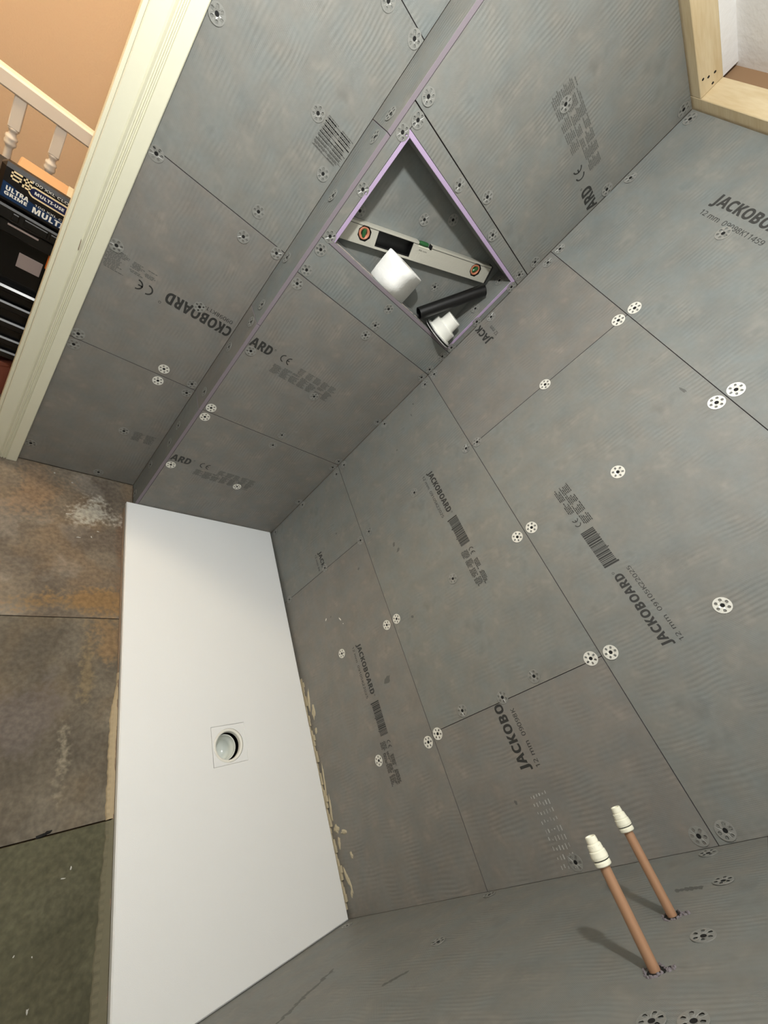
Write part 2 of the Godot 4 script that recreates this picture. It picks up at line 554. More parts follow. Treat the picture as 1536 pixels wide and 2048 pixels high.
# the whole print of a sheet, starting at the lower left corner of its first letter; big: the sheets without a barcode
func stamp(parent: Node, p: Vector2, flip: bool, big: bool, txt: String, code: String, skip := 0.0, x_min := -9.0, x_max := 9.0) -> void:
	var L := 0.262 if big else 0.196
	var H := 0.036 if big else 0.0285
	var root := Vector3(p.x, p.y, 0.0001)
	var full := 10.0
	var w := L * txt.length() / full
	var dir := -1.0 if flip else 1.0
	var x := root + Vector3(dir * skip, 0, 0)
	if txt != "":
		lettering("printed_lettering", txt, parent, x, w, H, flip)
	if code != "":
		var cw := (0.19 if not big else 0.2) * code.length() / 17.0
		lettering("printed_code", code, parent, x + Vector3(0, -dir * (0.021 if not big else 0.024), 0), cw, 0.0105 if not big else 0.013, flip, M.print_ink, false)
	var st := begin()
	var ring := begin()
	var end := L
	# registered mark
	lathe(ring, [Vector2(0.003, 0), Vector2(0.003, 0.0003), Vector2(0.0021, 0.0003)], 12, Transform3D(Basis(Vector3.RIGHT, Vector3.BACK, Vector3.DOWN), Vector3(end + 0.007, H * 0.85, 0)))
	st.append_from(ring.commit(), 0, Transform3D())
	var bx := end
	if not big:
		barcode(st, end + 0.028, end + 0.142, -0.004, 0.034)
		bx = end + 0.142
	ce_mark(st, Vector2(bx + (0.030 if not big else 0.052), H * (0.86 if not big else 0.55)), 0.009 if not big else 0.0145)
	var node := obj("printed_mark", st, M.print_ink, parent)
	var turn := Transform3D(Basis(Vector3.BACK, PI) if flip else Basis(), root)
	node.transform = turn
	var bt := begin()
	var b0 := bx + (0.016 if not big else 0.03)
	var b1 := bx + (0.155 if not big else 0.30)
	print_block(bt, b0, minf(b1, x_max), -0.016 if not big else -0.05, 0.012 if not big else -0.008, 0.75)
	print_block(bt, b0 + (0.045 if not big else 0.09), minf(b1, x_max), 0.014 if not big else -0.006, 0.032 if not big else 0.022, 0.8)
	var bn := obj("printed_text_block", bt, M.faint_ink if big else M.print_ink, parent)
	bn.transform = turn

# a smear, lump or blot with a wobbly outline on the face z = 0
func blot(st: SurfaceTool, c: Vector2, rx: float, ry: float, ang: float, h: float, n := 14) -> void:
	var pts: Array[Vector3] = []
	for i in n:
		var a := TAU * i / n
		var k := rng.randf_range(0.6, 1.15)
		var q := Vector2(cos(a) * rx * k, sin(a) * ry * k).rotated(ang) + c
		pts.append(Vector3(q.x, q.y, 0.0001))
	var mid: Array[Vector3] = []
	for p in pts:
		mid.append(Vector3(lerpf(c.x, p.x, 0.6), lerpf(c.y, p.y, 0.6), h * rng.randf_range(0.6, 1.1)))
	var top := Vector3(c.x, c.y, h)
	for i in n:
		var j := (i + 1) % n
		var nn := (pts[j] - pts[i]).cross(mid[i] - pts[i]).normalized()
		if nn.z < 0:
			nn = -nn
		quad(st, pts[i], pts[j], mid[j], mid[i], nn)
		var n2 := (mid[j] - mid[i]).cross(top - mid[i]).normalized()
		if n2.z < 0:
			n2 = -n2
		tri(st, mid[i], mid[j], top, n2)

# ------------------------------------------------------------------ the scene
func _ready() -> void:
	rng.seed = 11
	# camera
	var cam := Camera3D.new()
	cam.name = "camera"
	add_child(cam)
	cam.transform = Transform3D(Basis(Vector3(0.66391174, 0.67839834, 0.31463773), Vector3(-0.22093336, 0.57990316, -0.78415609), Vector3(-0.7144296, 0.45109646, 0.53488534)), Vector3(-1.20482873, 1.51516629, 1.29624379))
	cam.fov = rad_to_deg(2.0 * atan(1024.0 / 809.88))
	cam.near = 0.02
	cam.current = true
	# surroundings and light
	var we := WorldEnvironment.new()
	we.name = "world_environment"
	var env := Environment.new()
	env.background_mode = Environment.BG_COLOR
	env.background_color = Color(0.02, 0.02, 0.03)
	env.tonemap_mode = Environment.TONE_MAPPER_LINEAR
	env.tonemap_exposure = 1.0
	env.sdfgi_enabled = true
	env.ssao_enabled = true
	env.ssil_enabled = true
	we.environment = env
	add_child(we)
	M.font_bold = SystemFont.new()
	M.font_bold.font_names = PackedStringArray(["Droid Sans"])
	M.font_bold.font_weight = 700
	var heavy := FontVariation.new()
	heavy.base_font = M.font_bold
	heavy.variation_embolden = 0.55
	M.font_heavy = heavy
	M.font_regular = SystemFont.new()
	M.font_regular.font_names = PackedStringArray(["Droid Sans"])
	make_materials()
	pendant(Vector3(-1.20, 2.00, 0.68), Color(0.99, 0.99, 0.975), 1.24)
	hall_light(Vector3(-2.0, 2.25, -0.60), Color(1.0, 0.92, 0.78), 1.45)
	washer_mesh = make_washer()
	shell()
	wall_long()
	wall_niche()
	wall_pipes()
	floor_and_tray()
	ceiling_frame()
	doorway()
	hall()
	niche_things()
	pipes()

func pendant(at: Vector3, c: Color, e: float) -> void:
	var t := thing("pendant_lamp", "bare bulb hanging on a white cord from the bathroom ceiling", "lamp", Transform3D(Basis(), at))
	var st := begin()
	lathe(st, [Vector2(0.0, -0.03), Vector2(0.012, -0.0275), Vector2(0.022, -0.02), Vector2(0.029, -0.006), Vector2(0.03, 0.002), Vector2(0.027, 0.014), Vector2(0.02, 0.027), Vector2(0.013, 0.04), Vector2(0.0, 0.04)], 24, Transform3D(), true)
	var m := mat(Color(1, 1, 1), 0.5)
	m.emission_enabled = true
	m.emission = c
	m.emission_energy_multiplier = 4.0
	obj("bulb", st, m, t)
	var s2 := begin()
	lathe(s2, [Vector2(0.0, 0.04), Vector2(0.018, 0.04), Vector2(0.018, 0.075), Vector2(0.006, 0.085), Vector2(0.0, 0.085)], 20)
	obj("lamp_holder", s2, M.white_plastic, t)
	var s3 := begin()
	lathe(s3, [Vector2(0.003, 0.085), Vector2(0.003, CEIL - at.y - 0.02)], 8)
	obj("cord", s3, M.white_plastic, t)
	var s4 := begin()
	lathe(s4, [Vector2(0.003, CEIL - at.y - 0.03), Vector2(0.035, CEIL - at.y - 0.02), Vector2(0.045, CEIL - at.y - 0.001)], 24)
	obj("ceiling_rose", s4, M.white_plastic, t)
	var l := OmniLight3D.new()
	l.name = "bulb_light"
	l.light_color = c
	l.light_energy = e
	l.light_size = 0.03
	l.omni_range = 12.0
	l.omni_attenuation = 2.0
	l.shadow_enabled = true
	t.add_child(l)

func hall_light(at: Vector3, c: Color, e: float) -> void:
	var t := thing("hall_lamp", "round warm lamp on the hall ceiling beyond the doorway", "lamp", Transform3D(Basis(), at))
	var st := begin()
	lathe(st, [Vector2(0.0, -0.05), Vector2(0.05, -0.045), Vector2(0.085, -0.025), Vector2(0.10, 0.0), Vector2(0.085, 0.025), Vector2(0.04, 0.045), Vector2(0.0, 0.05)], 28, Transform3D(), true)
	var m := mat(Color(1, 0.95, 0.85), 0.5)
	m.emission_enabled = true
	m.emission = c
	m.emission_energy_multiplier = 3.0
	obj("shade", st, m, t)
	var s2 := begin()
	lathe(s2, [Vector2(0.008, 0.05), Vector2(0.008, CEIL - at.y)], 10)
	obj("stem", s2, M.white_plastic, t)
	var l := OmniLight3D.new()
	l.name = "shade_light"
	l.light_color = c
	l.light_energy = e
	l.light_size = 0.1
	l.omni_range = 12.0
	l.omni_attenuation = 2.0
	l.shadow_enabled = true
	t.add_child(l)

func shell() -> void:
	var c := struct("ceiling", "white plastered ceiling above the shower enclosure", "ceiling")
	var st := begin()
	cbox(st, Vector3(LEFT - 0.3, CEIL, -2.3), Vector3(0.2, CEIL + 0.1, LONG + 0.2))
	obj("plaster_slab", st, M.plaster, c)
	var w := struct("wall_left", "plain plastered wall opposite the long boarded wall, unseen and darkened to cut bounced light", "wall")
	st = begin()
	cbox(st, Vector3(LEFT - 0.1, 0, -0.24), Vector3(LEFT, CEIL, LONG + 0.1))
	obj("plaster_face", st, M.plaster_dark, w)

func wall_long() -> void:
	# frame: x along world z, y up, z out into the room
	var w := struct("wall_right", "long wall of grey printed backer boards beside the white shower tray", "wall", Transform3D(Basis(Vector3.BACK, Vector3.UP, Vector3.LEFT), Vector3.ZERO))
	var st := begin()
	cbox(st, Vector3(-2.2, 0, -0.1), Vector3(LONG + 0.1, CEIL, -0.0128))
	obj("masonry", st, M.core, w)
	var g := 0.0006
	var rows := [[0.004, 0.6085], [0.6085, 1.2085], [1.2085, 1.802], [1.802, HIGH]]
	var cuts := [[0.0, 0.4245, LONG], [0.0, 1.2055, LONG], [0.0, 0.4245, LONG], [0.0, LONG]]
	var bs := []
	var tone := [0, 1, 0, 1, 1, 0, 2]
	for r in 4:
		for k in cuts[r].size() - 1:
			var u0: float = cuts[r][k] + g
			var u1: float = cuts[r][k + 1] - (g if k + 2 < cuts[r].size() else 0.0)
			var b := board_part(w, Vector3(u0, rows[r][0] + g, -0.012), Vector3(u1, rows[r][1] - g, 0.0), 2, tone[bs.size()])
			bs.append([b, Rect2(u0 - 0.004, rows[r][0], u1 - u0 + 0.008, rows[r][1] - rows[r][0])])
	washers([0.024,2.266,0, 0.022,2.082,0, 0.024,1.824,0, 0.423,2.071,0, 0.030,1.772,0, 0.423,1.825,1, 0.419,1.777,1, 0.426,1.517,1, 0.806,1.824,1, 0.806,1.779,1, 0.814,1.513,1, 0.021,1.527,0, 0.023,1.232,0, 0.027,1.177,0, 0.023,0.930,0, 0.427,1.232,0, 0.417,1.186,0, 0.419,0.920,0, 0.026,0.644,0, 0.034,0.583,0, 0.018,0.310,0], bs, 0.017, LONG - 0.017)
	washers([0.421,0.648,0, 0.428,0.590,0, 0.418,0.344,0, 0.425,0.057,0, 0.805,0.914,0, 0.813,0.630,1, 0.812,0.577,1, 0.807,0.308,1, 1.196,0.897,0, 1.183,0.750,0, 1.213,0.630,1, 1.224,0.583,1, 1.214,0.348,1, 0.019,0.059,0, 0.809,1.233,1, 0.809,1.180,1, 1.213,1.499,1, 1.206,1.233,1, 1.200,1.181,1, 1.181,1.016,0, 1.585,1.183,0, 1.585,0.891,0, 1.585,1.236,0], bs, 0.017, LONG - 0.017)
	# print: sheets with barcodes, then the larger print
	stamp(host_of(bs, 1.1, 1.37), Vector2(1.244, 1.373), true, false, "JACKOBOARD", "12 mm  09105K22025")
	stamp(host_of(bs, 0.4, 1.0), Vector2(0.388, 0.999), false, false, "JACKOBOARD", "12 mm  09105K22025")
	stamp(host_of(bs, 0.8, 0.4), Vector2(0.810, 0.392), false, false, "JACKOBOARD", "12 mm  09105K22025")
	lettering("printed_lettering", "JACK", host_of(bs, 0.35, 0.3), Vector3(0.323, 0.320, 0.0001), 0.086, 0.0285)
	lettering("printed_code", "12 mm 09", host_of(bs, 0.35, 0.3), Vector3(0.323, 0.300, 0.0001), 0.088, 0.0105, false, M.print_ink, false)
	lettering("printed_lettering", "JACKOBO", host_of(bs, 1.3, 0.88), Vector3(1.382, 0.892, 0.0001), 0.1745, 0.036, true)
	lettering("printed_code", "12 mm  09098K", host_of(bs, 1.3, 0.88), Vector3(1.382, 0.916, 0.0001), 0.15, 0.013, true, M.print_ink, false)
	stamp(host_of(bs, 0.3, 2.1), Vector2(0.316, 2.108), false, true, "JACKOBOARD", "12 mm  09098K11459")
	lettering("printed_lettering", "JACK", host_of(bs, 0.1, 1.48), Vector3(0.112, 1.488, 0.0001), 0.103, 0.034, true)
	lettering("printed_code", "12 mm", host_of(bs, 0.1, 1.48), Vector3(0.110, 1.511, 0.0001), 0.055, 0.013, true, M.print_ink, false)
	# shine on the print painted as pale bars, then stray marks
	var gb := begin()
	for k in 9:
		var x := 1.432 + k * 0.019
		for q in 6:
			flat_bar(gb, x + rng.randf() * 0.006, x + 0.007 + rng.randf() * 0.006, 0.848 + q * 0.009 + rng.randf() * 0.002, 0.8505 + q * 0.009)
	obj("print_glint", gb, M.glint_fleck, host_of(bs, 1.45, 0.85))
	var sm := begin()
	for q in [[0.989, 0.497, 0.012, 0.02], [0.535, 0.53, 0.006, 0.008], [0.84, 0.70, 0.006, 0.005], [0.725, 1.752, 0.012, 0.004], [1.44, 0.80, 0.006, 0.004], [0.06, 1.09, 0.006, 0.004], [0.10, 1.06, 0.008, 0.003], [0.31, 0.47, 0.005, 0.005], [0.64, 0.30, 0.004, 0.004], [0.55, 0.74, 0.006, 0.01], [0.58, 0.75, 0.006, 0.012], [0.19, 0.93, 0.006, 0.004]]:
		blot(sm, Vector2(q[0], q[1]), q[2], q[3], rng.randf(), 0.0002)
	obj("dark_smudge", sm, M.faint_ink, w)
	var ch := begin()
	for q in [[0.636, 0.267, 0.003, 0.007], [0.674, 0.349, 0.010, 0.003], [0.70, 0.36, 0.003, 0.002], [0.80, 0.30, 0.002, 0.002]]:
		blot(ch, Vector2(q[0], q[1]), q[2], q[3], rng.randf(), 0.0006)
	obj("white_splash", ch, M.ink_white, w)
	# adhesive squeezed out along the foot of the wall
	var ad := begin()
	for q in [[0.90, 0.044, 0.05, 0.010], [0.95, 0.06, 0.03, 0.012], [1.02, 0.052, 0.015, 0.008], [1.36, 0.05, 0.016, 0.016], [1.375, 0.085, 0.008, 0.018], [1.40, 0.05, 0.02, 0.008], [1.445, 0.10, 0.012, 0.008], [1.50, 0.05, 0.03, 0.006], [1.52, 0.062, 0.03, 0.005], [1.545, 0.058, 0.012, 0.005], [1.30, 0.04, 0.05, 0.006], [1.20, 0.038, 0.06, 0.005]]:
		blot(ad, Vector2(q[0], q[1]), q[2], q[3], rng.randf_range(-0.3, 0.3), 0.003)
	obj("adhesive_smear", ad, M.adhesive, w)
	var bead := begin()
	var n := 40
	for i in n:
		var z0 := lerpf(0.80, 1.58, float(i) / n)
		var hh := 0.030 + 0.006 * sin(i * 1.7) + 0.004 * sin(i * 0.6)
		cbox(bead, Vector3(z0, 0.002, 0.0005), Vector3(z0 + 0.021, hh, lerpf(0.002, 0.0085, clampf(i / 12.0, 0, 1))), 0.001)
	obj("adhesive_bead", bead, M.adhesive, w)

func wall_niche() -> void:
	var w := struct("wall_back", "stepped end wall of grey backer boards with a lined open niche", "wall")
	var g := 0.0007
	var X := WALL_X
	var bs := []
	# studs and masonry behind the boards
	var st := begin()
	cbox(st, Vector3(-X + 0.013, 0, -STEP), Vector3(0, 1.3275, -0.0128))
	cbox(st, Vector3(-X + 0.013, 1.6735, -STEP), Vector3(0, CEIL, -0.0128))
	cbox(st, Vector3(-X + 0.013, 1.3275, -STEP), Vector3(-0.6400, 1.6735, -0.0128))
	cbox(st, Vector3(-0.0225, 1.3275, -STEP), Vector3(0, 1.6735, -0.0128))
	cbox(st, Vector3(-1.163, 0, -0.234), Vector3(0.0, CEIL, -STEP - 0.0128))
	cbox(st, Vector3(-1.99, 2.02, -0.234), Vector3(-1.163, CEIL, -STEP - 0.0128))
	cbox(st, Vector3(LEFT, 0, -0.234), Vector3(-1.99, CEIL, -STEP - 0.0128))
	obj("masonry", st, M.core, w)
	var pl := begin()
	cbox(pl, Vector3(-1.99, 2.02, -STEP - 0.0127), Vector3(-1.163, CEIL, -STEP))
	cbox(pl, Vector3(LEFT, 0, -STEP - 0.0127), Vector3(-1.99, CEIL, -STEP))
	obj("plaster_face", pl, M.plaster, w)
	# face boards: rows below, the frame round the niche, the row above
	var rects := [[-0.669, 0.004, 0.0, 0.6127], [-0.669, 0.6127, 0.0, 1.2088], [-0.669, 1.2088, 0.0, 1.3279], [-0.669, 1.3279, -0.639, 1.7039], [-0.639, 1.6607, 0.0, 1.7039], [-0.0229, 1.3279, 0.0, 1.6607], [-0.669, 1.7039, 0.0, HIGH]]
	var tones := [1, 1, 2, 0, 0, 2, 0]
	for i in rects.size():
		var r: Array = rects[i]
		var gg := g if i < 6 else 0.0016
		var b := board_part(w, Vector3(r[0] + g, r[1] + gg, -0.012), Vector3(r[2] - g, r[3] - g, 0.0), 2, tones[i])
		bs.append([b, Rect2(r[0] - 0.02, r[1], r[2] - r[0] + 0.04, r[3] - r[1])])
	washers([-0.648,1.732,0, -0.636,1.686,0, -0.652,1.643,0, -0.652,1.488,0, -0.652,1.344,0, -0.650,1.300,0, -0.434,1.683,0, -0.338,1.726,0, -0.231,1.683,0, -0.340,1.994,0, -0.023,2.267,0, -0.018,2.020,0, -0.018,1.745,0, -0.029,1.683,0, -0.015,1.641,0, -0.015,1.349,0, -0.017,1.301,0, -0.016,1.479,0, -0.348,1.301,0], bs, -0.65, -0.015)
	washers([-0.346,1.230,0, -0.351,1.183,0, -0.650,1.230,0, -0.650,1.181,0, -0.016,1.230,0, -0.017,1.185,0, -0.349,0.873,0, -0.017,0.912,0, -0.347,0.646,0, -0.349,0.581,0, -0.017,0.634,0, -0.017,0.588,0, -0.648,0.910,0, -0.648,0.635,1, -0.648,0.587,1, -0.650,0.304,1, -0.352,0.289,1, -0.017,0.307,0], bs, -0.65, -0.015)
	# print, cut off where the sheets were cut
	lettering("printed_lettering", "ARD", bs[1][0], Vector3(-0.667, 0.927, 0.0001), 0.079, 0.035)
	stamp(bs[1][0], Vector2(-0.850, 0.927), false, true, "", "")
	lettering("printed_lettering", "ARD", bs[0][0], Vector3(-0.667, 0.331, 0.0001), 0.077, 0.034)
	stamp(bs[0][0], Vector2(-0.850, 0.331), false, true, "", "")
	lettering("printed_lettering", "ARD", bs[6][0], Vector3(-0.004, 1.982, 0.0001), 0.082, 0.034, true)
	stamp(bs[6][0], Vector2(0.175, 1.985), true, true, "", "")
	# chalky wipe marks
	var wp := begin()
	for i in 26:
		var t := i / 25.0
		blot(wp, Vector2(lerpf(-0.50, -0.12, t) + rng.randf_range(-0.02, 0.02), 0.60 + 0.05 * sin(t * 3.0) + rng.randf_range(-0.025, 0.025) + 0.03), rng.randf_range(0.002, 0.007), rng.randf_range(0.0006, 0.0015), rng.randf_range(-0.5, 0.9), 0.0002, 7)
	obj("chalk_mark", wp, M.washer_no_glint, bs[1][0])
	# lining of the niche, its foam edges showing to the front
	var lin := [[-0.639, 1.3281, -0.0229, 1.3399, 1], [-0.639, 1.6489, -0.0229, 1.6605, 1], [-0.639, 1.3402, -0.627, 1.6486, 0], [-0.0349, 1.3402, -0.0229, 1.6486, 0]]
	for r in lin:
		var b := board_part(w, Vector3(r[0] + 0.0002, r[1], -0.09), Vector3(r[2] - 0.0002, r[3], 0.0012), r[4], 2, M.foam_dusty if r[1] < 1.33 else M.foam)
		if r[0] == -0.0349:
			washers([0.036, 1.626, 0, 0.048, 1.505, 0], [[b, Rect2(-1, 0, 3, 3)]], 0.0, 1.0, Transform3D(Basis(Vector3.FORWARD, Vector3.UP, Vector3.RIGHT) * Basis(Vector3.UP, PI), Vector3(-0.0349, 0, -0.084)))
	var nb := board_part(w, Vector3(-0.639, 1.328, -0.1022), Vector3(-0.0229, 1.6605, -0.0903), 2, 2)
	washers([-0.400, 1.561, 0, -0.320, 1.625, 0, -0.582, 1.442, 0, -0.2, 1.45, 0], [[nb, Rect2(-1, 0, 3, 3)]], -0.62, -0.05, Transform3D(Basis(), Vector3(0, 0, -0.0903)))
	var lump := begin()
	for i in 16:
		blot(lump, Vector2(lerpf(-0.60, -0.20, i / 15.0), -rng.randf_range(-0.004, 0.004)), rng.randf_range(0.01, 0.025), rng.randf_range(0.002, 0.004), 0.0, 0.002, 9)
	var lo := obj("sealant_smear", lump, M.label_paper, w)
	lo.transform = Transform3D(Basis(Vector3.RIGHT, Vector3.FORWARD, Vector3.UP), Vector3(0, 1.3399, -0.02))
	# side of the step, its foam edge facing the room
	var sb := []
	var sv := [0.004, 0.605, 1.0025, 1.616, HIGH]
	for i in 4:
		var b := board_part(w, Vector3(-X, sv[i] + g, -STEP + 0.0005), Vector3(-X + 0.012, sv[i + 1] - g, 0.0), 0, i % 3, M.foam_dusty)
		sb.append([b, Rect2(-1, sv[i], 2, sv[i + 1] - sv[i])])
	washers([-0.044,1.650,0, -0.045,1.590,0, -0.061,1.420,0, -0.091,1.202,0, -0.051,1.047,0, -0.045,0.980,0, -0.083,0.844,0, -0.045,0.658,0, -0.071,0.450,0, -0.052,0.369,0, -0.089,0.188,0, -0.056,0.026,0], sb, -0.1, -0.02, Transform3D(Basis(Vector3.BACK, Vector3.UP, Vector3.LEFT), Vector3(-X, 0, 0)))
	# recessed boards up to the doorway
	var rb := []
	var rv := [0.004, 0.5973, 1.2009, 1.8075, HIGH]
	for i in 4:
		var b := board_part(w, Vector3(-1.0775, rv[i] + g, -STEP - 0.012), Vector3(-X - 0.0005, rv[i + 1] - g, -STEP), 2, [1, 1, 0, 2][i])
		rb.append([b, Rect2(-2, rv[i], 2, rv[i + 1] - rv[i])])
	var back := Transform3D(Basis(), Vector3(0, 0, -STEP))
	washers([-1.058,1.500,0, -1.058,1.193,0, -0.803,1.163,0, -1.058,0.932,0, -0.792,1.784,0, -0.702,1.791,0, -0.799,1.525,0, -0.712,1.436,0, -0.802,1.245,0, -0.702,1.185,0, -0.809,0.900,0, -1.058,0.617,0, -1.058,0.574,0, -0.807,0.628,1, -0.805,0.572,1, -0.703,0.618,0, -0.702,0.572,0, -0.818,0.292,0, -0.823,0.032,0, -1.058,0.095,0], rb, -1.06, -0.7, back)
	lettering("printed_lettering", "CKOBOARD", rb[1][0], Vector3(-0.688, 0.893, -STEP + 0.0001), 0.214, 0.0385, true)
	lettering("printed_code", "09098K11407", rb[1][0], Vector3(-0.70, 0.916, -STEP + 0.0001), 0.125, 0.013, true, M.print_ink, false)
	var ce := begin()
	var rg := begin()
	lathe(rg, [Vector2(0.004, 0), Vector2(0.004, 0.0003), Vector2(0.0028, 0.0003)], 12, Transform3D(Basis(Vector3.RIGHT, Vector3.BACK, Vector3.DOWN), Vector3(-0.055, 0.016, 0)))
	ce.append_from(rg.commit(), 0, Transform3D())
	ce_mark(ce, Vector2(-0.010, 0.0), 0.0165)
	obj("printed_mark", ce, M.print_ink, rb[1][0]).transform = Transform3D(Basis(Vector3.BACK, PI), Vector3(-0.965, 0.862, -STEP + 0.0001))
	var bt := begin()
	print_block(bt, -1.072, -1.018, 0.862, 0.924, 1.0)
	print_block(bt, -1.012, -0.935, 0.886, 0.920, 0.6)
	print_block(bt, -0.776, -0.684, 1.470, 1.545, 0.7)
	for b in 9:
		flat_bar(bt, -0.776, -0.684 - rng.randf() * 0.02, 1.468 + b * 0.0085, 1.4705 + b * 0.0085)
	print_block(bt, -0.786, -0.700, 0.262, 0.310, 0.9)
	obj("printed_text_block", bt, M.faint_ink, rb[2][0]).transform = Transform3D(Basis(), Vector3(0, 0, -STEP))

func wall_pipes() -> void:
	# frame: x along world -x, y up, z out into the room
	var w := struct("wall_front", "near end wall of plain grey board with two copper pipes coming out", "wall", Transform3D(Basis(Vector3.LEFT, Vector3.UP, Vector3.FORWARD), Vector3(0, 0, LONG)))
	var st := begin()
	cbox(st, Vector3(-0.1, 0, -0.11), Vector3(-LEFT, CEIL, -0.0128))
	obj("masonry", st, M.core, w)
	var pl := begin()
	cbox(pl, Vector3(1.22, 0, -0.0127), Vector3(-LEFT, CEIL, 0))
	obj("plaster_face", pl, M.plaster, w)
	var b := board_part(w, Vector3(0.0, 0.004, -0.012), Vector3(1.2195, 1.299, 0.0), 2, 0)
	var b2 := board_part(w, Vector3(0.0005, 1.301, -0.012), Vector3(1.2195, HIGH, 0.0), 2, 2)
	var bs := [[b, Rect2(-1, 0, 3, 1.3)], [b2, Rect2(-1, 1.3, 3, 1)]]
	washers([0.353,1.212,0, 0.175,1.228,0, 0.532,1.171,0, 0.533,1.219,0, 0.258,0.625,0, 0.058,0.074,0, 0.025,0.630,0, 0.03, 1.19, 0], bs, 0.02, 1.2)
	var ink := begin()
	for i in 24:
		var t := i / 23.0
		blot(ink, Vector2(lerpf(0.335, 0.56, t) + rng.randf_range(-0.002, 0.002), lerpf(0.330, 0.388, t) + rng.randf_range(-0.004, 0.004)), rng.randf_range(0.006, 0.011), rng.randf_range(0.004, 0.010), 0.25, 0.0002, 9)
	for i in 5:
		blot(ink, Vector2(0.41 - i * 0.009, 0.596 + i * 0.007), 0.009, 0.007, -0.6, 0.0002, 8)
	for i in 6:
		blot(ink, Vector2(0.185, 1.150 + i * 0.008), 0.010, 0.006, 0.4, 0.0002, 8)
	obj("scuff_mark", ink, M.faint_ink, b)

